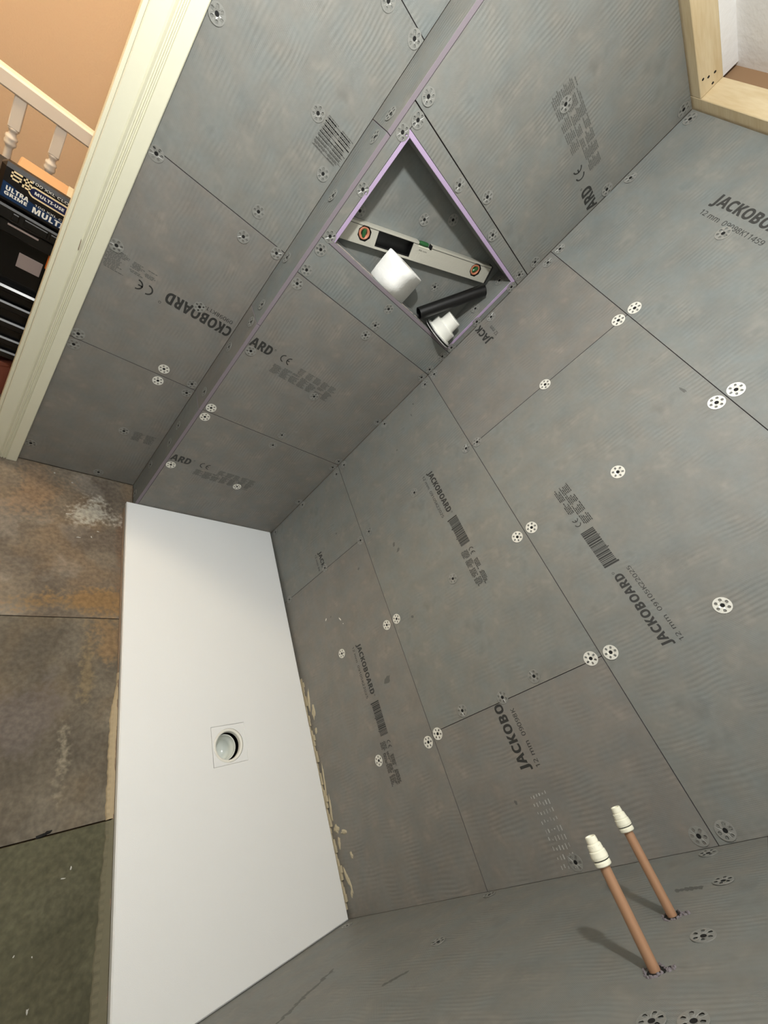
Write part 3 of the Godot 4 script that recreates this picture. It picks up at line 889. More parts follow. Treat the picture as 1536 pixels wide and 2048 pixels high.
func floor_and_tray() -> void:
	var f := struct("floor", "stained bare floor of brown and olive boards beside the tray", "floor")
	var st := begin()
	# sub-floor with a well under the waste
	var wx := [-0.43, -0.30]
	var wz := [0.94, 1.07]
	var x0 := LEFT - 0.3
	cbox(st, Vector3(x0, -0.16, -2.3), Vector3(wx[0], -0.0185, LONG + 0.2))
	cbox(st, Vector3(wx[1], -0.16, -2.3), Vector3(0.2, -0.0185, LONG + 0.2))
	cbox(st, Vector3(wx[0], -0.16, -2.3), Vector3(wx[1], -0.0185, wz[0]))
	cbox(st, Vector3(wx[0], -0.16, wz[1]), Vector3(wx[1], -0.0185, LONG + 0.2))
	cbox(st, Vector3(wx[0], -0.2, wz[0]), Vector3(wx[1], -0.16, wz[1]))
	cbox(st, Vector3(-0.68, -0.0186, -0.02), Vector3(wx[0], -0.0001, LONG + 0.02))
	cbox(st, Vector3(wx[1], -0.0186, -0.02), Vector3(0.02, 0.0, LONG + 0.02))
	cbox(st, Vector3(wx[0], -0.0186, -0.02), Vector3(wx[1], 0.0, wz[0]))
	cbox(st, Vector3(wx[0], -0.0186, wz[1]), Vector3(wx[1], 0.0, LONG + 0.02))
	obj("subfloor", st, M.core, f)
	# three sheets with open joints
	var edges := [[-0.1223, 0.5235, -0.1223, 0.5225], [0.5265, 1.1240, 0.5255, 1.1180], [1.1275, LONG, 1.1215, LONG]]
	for i in 3:
		var e: Array = edges[i]
		var s := begin()
		var xr := -0.6815 if i < 2 else -0.7125
		var xl := LEFT
		var top := 0.0
		if i == 2:
			top = 0.002
		var a := Vector3(xr, top, e[0])
		var b := Vector3(xr, top, e[1])
		var c := Vector3(xl, top, e[3] + (e[3] - e[1]) * 4.0 if i < 2 else LONG)
		var d := Vector3(xl, top, e[2] + (e[2] - e[0]) * 4.0 if i > 0 else -0.1223)
		var us := 1.15
		quad(s, a, b, c, d, Vector3.UP, Vector2(a.x, a.z) * us, Vector2(b.x, b.z) * us, Vector2(c.x, c.z) * us, Vector2(d.x, d.z) * us)
		var dn := Vector3(0, -0.0185 - top, 0)
		for q in [[a, b, Vector3.RIGHT], [b, c, Vector3.BACK], [c, d, Vector3.LEFT], [d, a, Vector3.FORWARD]]:
			quad(s, q[0], q[1], q[1] + dn, q[0] + dn, q[2], Vector2(q[0].x, q[0].z) * us, Vector2(q[1].x, q[1].z) * us, Vector2(q[1].x, q[1].z + 0.02) * us, Vector2(q[0].x, q[0].z + 0.02) * us)
		obj("floor_board", s, M["floor%d" % i], f)
	# threshold and hall boards
	var h := begin()
	cbox(h, Vector3(x0, -0.0186, -2.2), Vector3(0.1, 0.0, -0.1233), 0.0, 1.15)
	obj("hall_floor", h, M.floor1, f)
	# white chips and dark tears on the sheets
	var chips := begin()
	for q in [[-0.80, 0.16, 0.006, 0.002], [-0.90, 0.10, 0.010, 0.002], [-0.82, 0.19, 0.003, 0.006], [-0.86, 0.20, 0.007, 0.002], [-0.90, -0.06, 0.004, 0.003], [-0.96, -0.09, 0.003, 0.004], [-0.802, 1.205, 0.003, 0.008], [-0.815, 1.222, 0.012, 0.002], [-0.895, 1.33, 0.003, 0.004], [-0.862, 1.345, 0.002, 0.004], [-0.86, 1.43, 0.004, 0.008], [-0.84, 1.46, 0.008, 0.004]]:
		blot(chips, Vector2(q[0], -q[1]), q[2], q[3], rng.randf_range(-0.4, 0.4), 0.002, 8)
	obj("paint_fleck", chips, M.glint_fleck, f).transform = Transform3D(Basis(Vector3.RIGHT, Vector3.FORWARD, Vector3.UP), Vector3(0, 0.0005, 0))
	var tear := begin()
	for q in [[-0.868, 1.1185, 0.014, 0.005], [-0.856, 1.1155, 0.010, 0.004]]:
		blot(tear, Vector2(q[0], -q[1]), q[2], q[3], 0.15, 0.0028, 10)
	obj("board_gap", tear, M.black_hole, f).transform = Transform3D(Basis(Vector3.RIGHT, Vector3.FORWARD, Vector3.UP), Vector3(0, 0.0, 0))
	# adhesive bedding squeezed out along the open side of the tray
	for k in 3:
		var s := begin()
		var n := 150
		var last: Array[Vector3] = []
		for i in n + 1:
			var t := float(i) / n
			var z := lerpf([0.02, 0.72, 1.128][k], 1.125 if k == 1 else 1.60, t)
			var wob := 0.5 * sin(i * 0.37) + 0.3 * sin(i * 0.83 + 1.0) + 0.35 * sin(i * 0.14 + 2.0)
			var wdt := 0.004 + 0.001 * wob
			var hh := 0.009 + 0.0015 * wob
			if k == 1:
				wdt = (0.019 + 0.0018 * wob) * clampf(t * 3.0, 0.25, 1.0)
				hh = 0.009
			elif k == 2:
				wdt = lerpf(0.018, 0.040, t) + 0.0022 * wob
				hh = 0.010
			var inner := -0.7125
			var row: Array[Vector3] = [Vector3(inner, hh, z), Vector3(inner - wdt * 0.55, hh * (0.9 + 0.1 * sin(i * 1.1)), z), Vector3(inner - wdt * 0.9, hh * 0.5, z), Vector3(inner - wdt, 0.0004, z)]
			if i > 0:
				for j in 3:
					var nn := (row[j + 1] - row[j]).cross(last[j] - row[j]).normalized()
					if nn.y < 0:
						nn = -nn
					quad(s, row[j], row[j + 1], last[j + 1], last[j], nn)
			last = row
		obj("adhesive_bedding", s, [M.adhesive_brown, M.adhesive_yellow, M.cement_olive][k], f)
	tray()

func tray() -> void:
	var t := thing("shower_tray", "large white rectangular shower tray with a square waste recess", "shower tray")
	var x0 := -0.7122
	var x1 := -0.0106
	var z0 := 0.0012
	var z1 := LONG - 0.0012
	var y := TRAY_Y
	var cx := -0.3667
	var cz := 1.003
	var hs := 0.0642
	var r := 0.0545
	var st := begin()
	var bev := 0.0035
	# top: a ring of quads between the square recess and the rim
	var o := [Vector3(x0 + bev, y, z0 + bev), Vector3(x1 - bev, y, z0 + bev), Vector3(x1 - bev, y, z1 - bev), Vector3(x0 + bev, y, z1 - bev)]
	var q := [Vector3(cx - hs, y, cz - hs), Vector3(cx + hs, y, cz - hs), Vector3(cx + hs, y, cz + hs), Vector3(cx - hs, y, cz + hs)]
	var e := [Vector3(x0, y - bev, z0), Vector3(x1, y - bev, z0), Vector3(x1, y - bev, z1), Vector3(x0, y - bev, z1)]
	var nrm := [Vector3.FORWARD, Vector3.RIGHT, Vector3.BACK, Vector3.LEFT]
	for i in 4:
		var j := (i + 1) % 4
		quad(st, o[i], o[j], q[j], q[i], Vector3.UP)
		quad(st, o[i], o[j], e[j], e[i], (nrm[i] + Vector3.UP).normalized())
		quad(st, e[i], e[j], Vector3(e[j].x, 0.012, e[j].z), Vector3(e[i].x, 0.012, e[i].z), nrm[i])
		# lip of the recess
		var a: Vector3 = q[i] + Vector3(0, -0.0022, 0) + (Vector3(cx, y, cz) - q[i]) * 0.03
		var b: Vector3 = q[j] + Vector3(0, -0.0022, 0) + (Vector3(cx, y, cz) - q[j]) * 0.03
		quad(st, q[i], q[j], b, a, (-nrm[i] + Vector3.UP * 0.6).normalized())
	obj("tray_body", st, M.tray, t)
	var under := begin()
	cbox(under, Vector3(x0 + 0.003, 0.0006, z0 + 0.003), Vector3(cx - hs, 0.0125, z1 - 0.003))
	cbox(under, Vector3(cx + hs, 0.0006, z0 + 0.003), Vector3(x1 - 0.003, 0.0125, z1 - 0.003))
	obj("tray_underside", under, M.adhesive, t)
	# square seat round the waste
	var pl := begin()
	var yp := y - 0.0009
	var hp := hs - 0.0022
	var n := 64
	for i in n:
		var t0 := TAU * i / n
		var t1 := TAU * (i + 1) / n
		var d0 := Vector3(cos(t0), 0, sin(t0))
		var d1 := Vector3(cos(t1), 0, sin(t1))
		var s0 := d0 * hp / maxf(absf(d0.x), absf(d0.z))
		var s1 := d1 * hp / maxf(absf(d1.x), absf(d1.z))
		var c := Vector3(cx, yp, cz)
		var c2 := Vector3(cx - 0.003, yp, cz + 0.003)
		quad(pl, c2 + d0 * r, c2 + d1 * r, c + s1, c + s0, Vector3.UP)
		var dn := Vector3(0, -0.004, 0)
		quad(pl, c + s0, c + s1, c + s1 + dn, c + s0 + dn, (d0 + d1).normalized())
	obj("waste_seat", pl, M.tray, t)
	var ring := begin()
	var at := Transform3D(Basis(), Vector3(cx - 0.003, y, cz + 0.003))
	lathe(ring, [Vector2(0.0546, -0.004), Vector2(0.0543, -0.0018), Vector2(0.0530, -0.0008), Vector2(0.0470, -0.0012), Vector2(0.0455, -0.0028), Vector2(0.0450, -0.006), Vector2(0.0450, -0.016)], 56, at, true)
	obj("waste_ring", ring, M.white_plastic, t)
	var dark := begin()
	lathe(dark, [Vector2(0.0540, -0.016), Vector2(0.0540, -0.12), Vector2(0.0, -0.12)], 40, at)
	obj("waste_socket", dark, M.black_rubber, t)
	# trap body seen inside, set a little to the open side of the tray
	var cup := begin()
	var at2 := Transform3D(Basis(), Vector3(cx - 0.0115, y - 0.018, cz + 0.004))
	lathe(cup, [Vector2(0.0425, -0.075), Vector2(0.0425, 0.0), Vector2(0.0395, 0.0005), Vector2(0.0390, -0.018), Vector2(0.0375, -0.019), Vector2(0.037, -0.035), Vector2(0.033, -0.048), Vector2(0.024, -0.057), Vector2(0.012, -0.060), Vector2(0.0, -0.061)], 48, at2, true)
	obj("trap_cup", cup, M.cup, t)

func ceiling_frame() -> void:
	# pine battens round the top of the boards
	var a := struct("trim_1", "pale pine batten with screw holes above the niche wall boards", "batten")
	var st := begin()
	cbox(st, Vector3(-1.0, 2.2935, -0.0125), Vector3(-0.0345, 2.355, 0.034), 0.0015, 3.0)
	obj("batten", st, M.pine, a)
	var h := begin()
	var up := Basis(Vector3.RIGHT, Vector3.BACK, Vector3.DOWN)
	for q in [[-0.081, 2.304], [-0.073, 2.318], [-0.069, 2.335], [-0.046, 2.327]]:
		lathe(h, [Vector2(0.0032, 0.0), Vector2(0.0032, 0.0004), Vector2(0.0, 0.0004)], 10, Transform3D(up * Basis(Vector3.UP, 0.3), Vector3(q[0], q[1], 0.034)))
	obj("screw_hole", h, M.black_hole, a)
	var pw := begin()
	cbox(pw, Vector3(-1.06, 2.3555, -0.0125), Vector3(-0.0005, CEIL, -0.004))
	obj("plaster_strip", pw, M.plaster, a)
	var b := struct("trim_2", "pale pine batten running along the top of the long wall", "batten")
	var s2 := begin()
	cbox(s2, Vector3(-0.034, 2.2935, -0.0125), Vector3(0.0125, 2.355, LONG), 0.0015, 3.0)
	obj("batten", s2, M.pine, b)

func doorway() -> void:
	# moulded frame on the recessed wall, right side of the doorway
	var d := struct("door_1", "cream painted door frame with a moulded edge beside the recessed boards", "door frame")
	var zf := -STEP
	var prof := [Vector2(-1.0765, 0.0), Vector2(-1.0765, 0.017), Vector2(-1.0785, 0.019), Vector2(-1.106, 0.019), Vector2(-1.1075, 0.0145), Vector2(-1.1095, 0.0145), Vector2(-1.1110, 0.0185), Vector2(-1.1135, 0.0185), Vector2(-1.1150, 0.0135), Vector2(-1.1170, 0.0135), Vector2(-1.1190, 0.0165), Vector2(-1.1215, 0.0160), Vector2(-1.1265, 0.0085), Vector2(-1.1300, 0.0105), Vector2(-1.161, 0.0115), Vector2(-1.163, 0.0095), Vector2(-1.163, 0.0)]
	for side in 2:
		var st := begin()
		for i in prof.size() - 1:
			var p0: Vector2 = prof[i]
			var p1: Vector2 = prof[i + 1]
			var n2 := Vector2(p1.y - p0.y, -(p1.x - p0.x)).normalized()
			var n := Vector3(n2.x, 0, n2.y)
			if n.z < -0.01:
				n = -n
			if absf(n.z) < 0.02:
				n = Vector3(1 if i < 2 else -1, 0, 0)
			var f := func(p: Vector2) -> Vector3: return Vector3(p.x if side == 0 else -3.153 - p.x, 0.0005, zf + p.y)
			var nn := n if side == 0 else Vector3(-n.x, n.y, n.z)
			var a: Vector3 = f.call(p0)
			var b: Vector3 = f.call(p1)
			quad(st, a, b, b + Vector3(0, 2.09, 0), a + Vector3(0, 2.09, 0), nn)
		obj("architrave", st, M.paint, d)
	var hd := begin()
	cbox(hd, Vector3(-2.076, 2.0, zf), Vector3(-1.0765, 2.09, zf + 0.018), 0.003)
	obj("head_architrave", hd, M.paint, d)
	var j := begin()
	cbox(j, Vector3(-1.172, 0, -0.24), Vector3(-1.163, 2.02, zf), 0.001)
	cbox(j, Vector3(-1.99, 0, -0.24), Vector3(-1.981, 2.02, zf), 0.001)
	cbox(j, Vector3(-1.981, 2.008, -0.24), Vector3(-1.172, 2.02, zf), 0.001)
	obj("door_lining", j, M.paint, d)
	# a split in the paint
	var sp := begin()
	blot(sp, Vector2(-1.1285, 0.880), 0.0014, 0.022, 0.06, 0.0006, 10)
	obj("paint_split", sp, M.adhesive_brown, d).transform = Transform3D(Basis(), Vector3(0, 0, zf + 0.0104))

func hall() -> void:
	var w := struct("wall_hall", "peach painted hall wall behind the banister", "wall")
	var st := begin()
	cbox(st, Vector3(LEFT - 0.3, 0, -2.3), Vector3(0.2, CEIL, -2.0))
	cbox(st, Vector3(LEFT - 0.4, 0, -2.3), Vector3(LEFT - 0.3, CEIL, -0.1))
	cbox(st, Vector3(0.0, 0, -2.3), Vector3(0.1, CEIL, -0.234))
	cbox(st, Vector3(LEFT - 0.3, 0, -0.24), Vector3(LEFT, CEIL, -0.13))
	obj("painted_face", st, M.peach, w)
	# banister
	var b := thing("banister", "cream banister with turned balusters in front of the peach hall wall", "banister")
	st = begin()
	cbox(st, Vector3(-2.4, 0.885, -0.925), Vector3(-0.9, 0.937, -0.875), 0.006)
	obj("handrail", st, M.rail, b)
	st = begin()
	cbox(st, Vector3(-2.4, 0.06, -0.925), Vector3(-0.9, 0.10, -0.875), 0.004)
	obj("base_rail", st, M.rail, b)
	for i in 12:
		var x := -1.016 - 0.1105 * i
		var s := begin()
		cbox(s, Vector3(-0.016, 0.785, -0.016), Vector3(0.016, 0.887, 0.016), 0.002)
		cbox(s, Vector3(-0.016, 0.10, -0.016), Vector3(0.016, 0.20, 0.016), 0.002)
		lathe(s, [Vector2(0.013, 0.20), Vector2(0.017, 0.208), Vector2(0.011, 0.222), Vector2(0.015, 0.30), Vector2(0.0155, 0.45), Vector2(0.0125, 0.62), Vector2(0.0105, 0.715), Vector2(0.012, 0.722), Vector2(0.0165, 0.728), Vector2(0.0175, 0.736), Vector2(0.015, 0.743), Vector2(0.0175, 0.749), Vector2(0.0165, 0.756), Vector2(0.0105, 0.762), Vector2(0.0115, 0.772), Vector2(0.016, 0.778), Vector2(0.0165, 0.784), Vector2(0.014, 0.788)], 20, Transform3D(), true)
		var o := obj("baluster", s, M.rail, b)
		o.position = Vector3(x, 0, -0.9)
	hall_boxes()

func hall_boxes() -> void:
	# soft pack of cloths on top of the stack
	var zf := -0.31
	var p := thing("wipes_pack", "black and blue pack of cloths lying on top of the black cases", "pack")
	var st := begin()
	cbox(st, Vector3(-1.315, 0.789, zf - 0.035), Vector3(-1.075, 0.896, zf), 0.010)
	obj("wrapper", st, M.pack_black, p)
	var bl := begin()
	var prev := 0.0
	var n := 16
	for i in n:
		var x0 := lerpf(-1.304, -1.086, float(i) / n)
		var x1 := lerpf(-1.304, -1.086, float(i + 1) / n)
		var y0 := 0.848 - 0.018 * smoothstep(0.0, 0.35, float(i) / n)
		var y1 := 0.848 - 0.018 * smoothstep(0.0, 0.35, float(i + 1) / n)
		quad(bl, Vector3(x0, 0.806, zf + 0.0006), Vector3(x1, 0.806, zf + 0.0006), Vector3(x1, y1, zf + 0.0006), Vector3(x0, y0, zf + 0.0006), Vector3.BACK)
	obj("blue_panel", bl, M.pack_blue, p)
	lettering("printed_lettering", "ULTRA", p, Vector3(-1.296, 0.8275, zf + 0.001), 0.048, 0.0125, false, M.ink_white)
	lettering("printed_lettering", "GRIME", p, Vector3(-1.297, 0.8150, zf + 0.001), 0.048, 0.0095, false, M.ink_white)
	lettering("printed_lettering", "MULTI-USE", p, Vector3(-1.236, 0.8085, zf + 0.001), 0.118, 0.0165, false, M.ink_white)
	lettering("printed_lettering", "100 XXL CLOTHS", p, Vector3(-1.234, 0.829, zf + 0.001), 0.105, 0.0055, false, M.ink_white, false)
	lettering("printed_lettering", "100 XXL CLOTHS", p, Vector3(-1.252, 0.8825, zf + 0.001), 0.108, 0.0065, false, M.ink_white, false)
	for k in 2:
		var ov := begin()
		var hw := 0.048 - 0.004 * k
		var hh := 0.0155 - 0.0045 * k
		var zc := zf + 0.0009 + 0.0004 * k
		var pts: Array[Vector3] = []
		for i in 32:
			var a := TAU * i / 32.0
			var cxx := (hw - hh) * signf(cos(a))
			pts.append(Vector3(-1.207 + cxx + hh * cos(a), 0.862 + hh * sin(a), zc))
		for i in 32:
			tri(ov, Vector3(-1.207, 0.862, zc), pts[i], pts[(i + 1) % 32], Vector3.BACK)
		obj("badge", ov, M.ink_cream if k == 0 else M.pack_navy, p)
	lettering("printed_lettering", "MULTI-USE", p, Vector3(-1.241, 0.858, zf + 0.0015), 0.066, 0.0085, false, M.ink_white)
	# stacked squared emblem
	var em := begin()
	for q in [[-1.293, -1.271, 0.881, 0.885], [-1.293, -1.289, 0.862, 0.885], [-1.293, -1.271, 0.872, 0.876], [-1.293, -1.271, 0.862, 0.866], [-1.275, -1.271, 0.862, 0.870], [-1.268, -1.264, 0.872, 0.885], [-1.268, -1.250, 0.881, 0.885], [-1.260, -1.256, 0.872, 0.885], [-1.268, -1.250, 0.872, 0.876], [-1.268, -1.264, 0.858, 0.870], [-1.268, -1.250, 0.866, 0.870], [-1.254, -1.250, 0.858, 0.870], [-1.262, -1.250, 0.858, 0.862]]:
		cbox(em, Vector3(q[0], q[2], zf - 0.0005), Vector3(q[1], q[3], zf + 0.001))
	obj("emblem", em, M.ink_cream, p)
	var cb := thing("cardboard_box", "plain tan cardboard box just behind the black and blue pack", "box")
	st = begin()
	cbox(st, Vector3(-1.29, 0.789, zf - 0.125), Vector3(-1.05, 0.886, zf - 0.037), 0.003)
	obj("carton", st, M.cardboard, cb)
	st = begin()
	cbox(st, Vector3(-1.18, 0.8858, zf - 0.126), Vector3(-1.165, 0.8866, zf - 0.036))
	obj("packing_tape", st, M.adhesive, cb)
	# two stackable cases and a ribbed crate under it
	var c := thing("tool_case", "black lidded tool case directly under the pack of cloths", "tool case")
	st = begin()
	cbox(st, Vector3(-1.40, 0.705, zf - 0.30), Vector3(-1.04, 0.746, zf - 0.012), 0.004)
	cbox(st, Vector3(-1.41, 0.748, zf - 0.31), Vector3(-1.03, 0.787, zf), 0.005)
	obj("case_body", st, M.case_black, c)
	st = begin()
	for q in [[-1.27, -1.255], [-1.245, -1.19], [-1.185, -1.14]]:
		cbox(st, Vector3(q[0], 0.757, zf - 0.001), Vector3(q[1], 0.778, zf + 0.004), 0.002)
	obj("lid_rib", st, M.case_black, c)
	st = begin()
	cbox(st, Vector3(-1.275, 0.733, zf - 0.013), Vector3(-1.205, 0.738, zf - 0.010), 0.0005)
	obj("raised_strip", st, M.label_paper, c)
	var c2 := thing("tool_case", "glossy black tool case with a pale paper label and an orange latch", "tool case")
	st = begin()
	cbox(st, Vector3(-1.41, 0.545, -0.68), Vector3(-1.02, 0.702, -0.36), 0.006)
	cbox(st, Vector3(-1.42, 0.505, -0.69), Vector3(-1.02, 0.528, -0.345), 0.006)
	cbox(st, Vector3(-1.41, 0.480, -0.68), Vector3(-1.02, 0.507, -0.36), 0.003)
	cbox(st, Vector3(-1.41, 0.520, -0.68), Vector3(-1.02, 0.550, -0.37), 0.003)
	obj("case_body", st, M.case_dark, c2)
	st = begin()
	cbox(st, Vector3(-1.236, 0.602, -0.361), Vector3(-1.178, 0.650, -0.3585), 0.0005)
	obj("paper_label", st, M.label_paper, c2)
	st = begin()
	cbox(st, Vector3(-1.173, 0.650, -0.361), Vector3(-1.13, 0.7035, -0.335), 0.003)
	obj("latch", st, M.orange, c2)
	var c3 := thing("storage_crate", "black ribbed crate at the bottom of the stack", "crate")
	st = begin()
	cbox(st, Vector3(-1.41, 0.22, -0.68), Vector3(-1.02, 0.479, -0.39), 0.004)
	obj("crate_body", st, M.case_dark, c3)
	for y in [0.437, 0.368, 0.30, 0.245]:
		st = begin()
		cbox(st, Vector3(-1.41, y - 0.014, -0.392), Vector3(-1.02, y + 0.016, -0.375), 0.005)
		obj("rib", st, M.case_black, c3)
	var d := thing("bucket", "terracotta coloured round tub on the hall floor below the black crate", "tub", Transform3D(Basis(), Vector3(-1.23, 0.0, -0.50)))
	st = begin()
	lathe(st, [Vector2(0.0, 0.001), Vector2(0.085, 0.001), Vector2(0.10, 0.17), Vector2(0.104, 0.172), Vector2(0.106, 0.19), Vector2(0.10, 0.192), Vector2(0.092, 0.19), Vector2(0.08, 0.02), Vector2(0.0, 0.02)], 36, Transform3D(), false)
	obj("tub_wall", st, M.terracotta, d)

func niche_things() -> void:
	var shelf := 1.3399
	# spirit level leaning across the niche
	var ang := deg_to_rad(23.5)
	var lv := thing("spirit_level", "scratched aluminium spirit level leaning diagonally across the niche", "spirit level", Transform3D(Basis(Vector3.BACK, ang), Vector3(-0.594, shelf + 0.0105, -0.0895)))
	var csg := CSGCombiner3D.new()
	csg.name = "frame"
	lv.add_child(csg)
	var bx := CSGBox3D.new()
	bx.name = "bar"
	bx.size = Vector3(0.585, 0.058, 0.024)
	bx.position = Vector3(0.2825, 0.030, 0.012)
	bx.material = M.alu
	csg.add_child(bx)
	for q in [[0.179, 0.0305, 0.128, 0.045, 0.06, 0.012], [0.288, 0.058, 0.052, 0.022, 0.06, 0.012]]:
		var cut := CSGBox3D.new()
		cut.name = "cut"
		cut.operation = CSGShape3D.OPERATION_SUBTRACTION
		cut.size = Vector3(q[2], q[3], q[4])
		cut.position = Vector3(q[0], q[1], q[5])
		cut.material = M.dark_slot
		csg.add_child(cut, true)
	for x in [0.0715, 0.5145]:
		var cut := CSGCylinder3D.new()
		cut.name = "cut"
		cut.operation = CSGShape3D.OPERATION_SUBTRACTION
		cut.sides = 8
		cut.radius = 0.0228
		cut.height = 0.012
		cut.basis = Basis(Vector3.RIGHT, PI / 2) * Basis(Vector3.UP, PI / 8)
		cut.position = Vector3(x, 0.033, 0.024)
		cut.material = M.dark_slot
		csg.add_child(cut, true)
	var gr := begin()
	cbox(gr, Vector3(-0.010, 0.0515, 0.0235), Vector3(0.575, 0.0528, 0.0246))
	obj("edge_line", gr, M.dark_slot, lv)
	for x in [-0.018, 0.575]:
		var ec := begin()
		cbox(ec, Vector3(x, 0.0, -0.0005), Vector3(x + 0.008, 0.060, 0.0248), 0.002)
		if x > 0:
			cbox(ec, Vector3(x + 0.001, 0.014, 0.022), Vector3(x + 0.007, 0.040, 0.026), 0.001)
		obj("end_cap", ec, M.dark_slot if x > 0 else M.alu, lv)
	var out := Basis(Vector3.RIGHT, Vector3.BACK, Vector3.DOWN)
	for x in [0.0715, 0.5145]:
		var v := begin()
		lathe(v, [Vector2(0.0175, 0.0), Vector2(0.0175, 0.0035), Vector2(0.0150, 0.0045), Vector2(0.0105, 0.002), Vector2(0.0095, 0.0)], 24, Transform3D(out * Basis(Vector3.UP, 0.0), Vector3(x, 0.033, 0.0185)))
		var ring := obj("vial_surround", v, M.copper_ring, lv)
		var g := begin()
		var vax := Vector3(1, 1, 0) if x > 0.3 else Vector3(0, 1, 0)
		var vx := along(Vector3(x, 0.033, 0.0195) - vax.normalized() * 0.0125, vax)
		lathe(g, [Vector2(0, 0), Vector2(0.005, 0.001), Vector2(0.0062, 0.005), Vector2(0.0065, 0.0125), Vector2(0.0062, 0.020), Vector2(0.005, 0.024), Vector2(0, 0.025)], 16, vx, true)
		obj("vial", g, M.vial_green, ring)
	var tv := begin()
	lathe(tv, [Vector2(0, 0.0), Vector2(0.006, 0.001), Vector2(0.0072, 0.006), Vector2(0.0075, 0.018), Vector2(0.0072, 0.030), Vector2(0.006, 0.035), Vector2(0, 0.036)], 18, along(Vector3(0.266, 0.0545, 0.013), Vector3.RIGHT), true)
	obj("vial", tv, M.vial_green, lv)
	var tb := begin()
	cbox(tb, Vector3(0.262, 0.0465, 0.004), Vector3(0.306, 0.0490, 0.025), 0.0008)
	obj("vial_holder", tb, M.cream_plastic, lv)
	var hd := begin()
	cbox(hd, Vector3(0.116, 0.009, 0.002), Vector3(0.242, 0.0115, 0.0245), 0.0008)
	cbox(hd, Vector3(0.116, 0.0505, 0.002), Vector3(0.242, 0.052, 0.0245), 0.0005)
	cbox(hd, Vector3(0.115, 0.009, 0.002), Vector3(0.1175, 0.052, 0.0245), 0.0008)
	cbox(hd, Vector3(0.2405, 0.009, 0.002), Vector3(0.243, 0.052, 0.0245), 0.0008)
	cbox(hd, Vector3(0.116, 0.0112, 0.002), Vector3(0.242, 0.0508, 0.0045))  # black back plate added so the slot looks dark inside
	obj("hand_slot", hd, M.black_plastic, lv)
	lettering("printed_lettering", "60 cm", lv, Vector3(0.27, 0.035, 0.0241), 0.03, 0.004, false, M.dark_slot, false)
	# paper roll
	var flat := Transform3D(Basis.from_scale(Vector3(1.05, 1.0, 0.44)), Vector3.ZERO)  # squashed oval
	var rl := thing("paper_roll", "squashed white paper roll standing upright on the niche shelf", "paper roll", Transform3D(Basis(Vector3.RIGHT, 0.02), Vector3(-0.384, shelf + 0.0009, -0.0305)))
	var st := begin()
	lathe(st, [Vector2(0.022, 0.0), Vector2(0.073, 0.0), Vector2(0.0755, 0.002), Vector2(0.0765, 0.03), Vector2(0.0765, 0.066), Vector2(0.0755, 0.093), Vector2(0.073, 0.0955), Vector2(0.022, 0.0955)], 64, flat, true)
	obj("paper", st, M.paper, rl)
	st = begin()
	lathe(st, [Vector2(0.022, 0.0955), Vector2(0.0205, 0.0955), Vector2(0.0205, 0.0), Vector2(0.022, 0.0)], 32, flat)
	obj("cardboard_core", st, M.adhesive, rl)
	# black waste pipe propped into the corner
	var a := Vector3(-0.224, shelf + 0.0150, -0.0230)
	var b := Vector3(-0.0605, 1.566, -0.0440)
	var tb2 := thing("waste_tube", "short black plastic pipe propped in the corner of the niche", "pipe", along(a, b - a))
	var ln := (b - a).length()
	st = begin()
	lathe(st, [Vector2(0.0185, 0.0), Vector2(0.0215, 0.0), Vector2(0.0215, ln), Vector2(0.0185, ln), Vector2(0.0185, 0.0)], 36)
	obj("tube_wall", st, M.black_plastic, tb2)
	# shower waste standing on its flange
	var ws := thing("shower_waste", "white plastic shower waste standing on its black and chrome flange in the niche", "waste fitting", Transform3D(Basis(Vector3.BACK, -0.05) * Basis(Vector3.RIGHT, 0.06), Vector3(-0.1010, shelf + 0.0050, -0.0170)))
	st = begin()
	lathe(st, [Vector2(0.0, 0.0), Vector2(0.0638, 0.0), Vector2(0.0652, 0.0015), Vector2(0.0638, 0.003), Vector2(0.0481, 0.0035)], 48)
	obj("flange_plate", st, M.chrome, ws)
	st = begin()
	lathe(st, [Vector2(0.0463, 0.0036), Vector2(0.0634, 0.0036), Vector2(0.0643, 0.006), Vector2(0.0634, 0.0085), Vector2(0.0463, 0.0085)], 48)
	obj("rubber_seal", st, M.black_rubber, ws)
	st = begin()
	lathe(st, [Vector2(0.0463, 0.0086), Vector2(0.0620, 0.0086), Vector2(0.0629, 0.010), Vector2(0.0620, 0.0115), Vector2(0.0444, 0.0120)], 48)
	obj("clamp_ring", st, M.chrome, ws)
	st = begin()
	lathe(st, [Vector2(0.0555, 0.0121), Vector2(0.0555, 0.014), Vector2(0.0486, 0.0145), Vector2(0.0481, 0.045), Vector2(0.0467, 0.0465), Vector2(0.0278, 0.0470)], 48)
	obj("waste_body", st, M.white_plastic, ws)
	st = begin()
	lathe(st, [Vector2(0.0356, 0.0465), Vector2(0.0356, 0.049), Vector2(0.0333, 0.0495), Vector2(0.0319, 0.083), Vector2(0.0301, 0.086), Vector2(0.0, 0.0865)], 40)
	obj("spigot", st, M.white_plastic, ws)

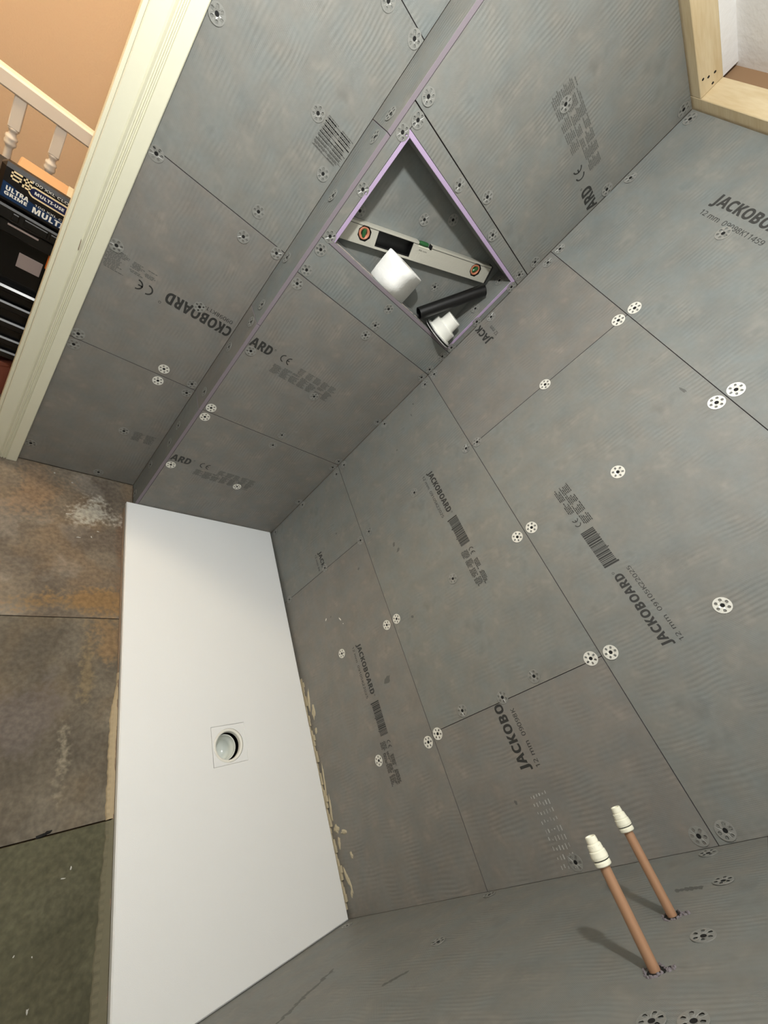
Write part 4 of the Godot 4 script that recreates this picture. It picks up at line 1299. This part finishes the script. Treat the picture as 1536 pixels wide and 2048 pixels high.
func pipes() -> void:
	var spots := [[-0.4304, 1.1555, "capped copper pipe stub nearer the tray, lower of the pair", 0.0], [-0.2787, 1.1558, "capped copper pipe stub nearer the long wall boards", 0.4]]
	for q in spots:
		var base := Vector3(q[0], q[1], LONG)
		var p := thing("copper_pipe", q[2], "pipe", along(base, Vector3.FORWARD))
		var st := begin()
		lathe(st, [Vector2(0.0078, -0.011), Vector2(0.0078, 0.121), Vector2(0.006, 0.121), Vector2(0.006, 0.02)], 28)
		obj("pipe_wall", st, M.copper, p)
		st = begin()
		lathe(st, [Vector2(0.0079, 0.1150), Vector2(0.0118, 0.1150), Vector2(0.0124, 0.1160), Vector2(0.0124, 0.1195), Vector2(0.0116, 0.1202), Vector2(0.0116, 0.1215)], 32, Transform3D(), false)
		lathe(st, [Vector2(0.0118, 0.1226), Vector2(0.0127, 0.1232), Vector2(0.0131, 0.1262), Vector2(0.0124, 0.1325), Vector2(0.0111, 0.1335), Vector2(0.0113, 0.1350), Vector2(0.0103, 0.1412), Vector2(0.0086, 0.1422), Vector2(0.0088, 0.1440), Vector2(0.0082, 0.1500), Vector2(0.0076, 0.1508), Vector2(0.0062, 0.1508), Vector2(0.0055, 0.1480), Vector2(0.0, 0.1480)], 32, Transform3D(), false)
		for k in 6:
			var a := TAU * k / 6.0 + float(q[3])
			var xf := Transform3D(Basis(Vector3.UP, a), Vector3.ZERO)
			cbox(st, Vector3(0.0088, 0.1365, -0.0016), Vector3(0.0108, 0.1405, 0.0016), 0.0006, 1.0, Vector2.ZERO, -1, -1, xf)
		obj("stop_end", st, M.cream_plastic, p)
		st = begin()
		lathe(st, [Vector2(0.0112, 0.1212), Vector2(0.0116, 0.1230)], 32)
		obj("grip_ring", st, M.dark_slot, p)
		# torn board round the hole
		var w := get_node("wall_front")
		var h := begin()
		for i in 5:
			blot(h, Vector2(-q[0] + rng.randf_range(-0.004, 0.004), q[1] + rng.randf_range(-0.003, 0.004)), 0.0135, 0.0115, rng.randf() * 3.0, 0.0006, 12)
		blot(h, Vector2(-q[0] - 0.006, q[1] + 0.019), 0.004, 0.007, 0.4, 0.0006, 9)
		obj("pipe_hole", h, M.black_hole, w)
		var cr := begin()
		for i in 20:
			var a := TAU * i / 20.0 + rng.randf() * 0.3
			var rr := rng.randf_range(0.0125, 0.0175)
			blot(cr, Vector2(-q[0] + cos(a) * rr, q[1] + sin(a) * rr), rng.randf_range(0.002, 0.0048), rng.randf_range(0.0012, 0.0026), a + 1.57, rng.randf_range(0.001, 0.003), 7)
		for i in 7:
			blot(cr, Vector2(-q[0] + rng.randf_range(-0.006, 0.004), q[1] + rng.randf_range(0.017, 0.027)), 0.0035, 0.002, rng.randf() * 3.0, 0.0025, 7)
		obj("torn_foam", cr, M.foam_crumb, w)
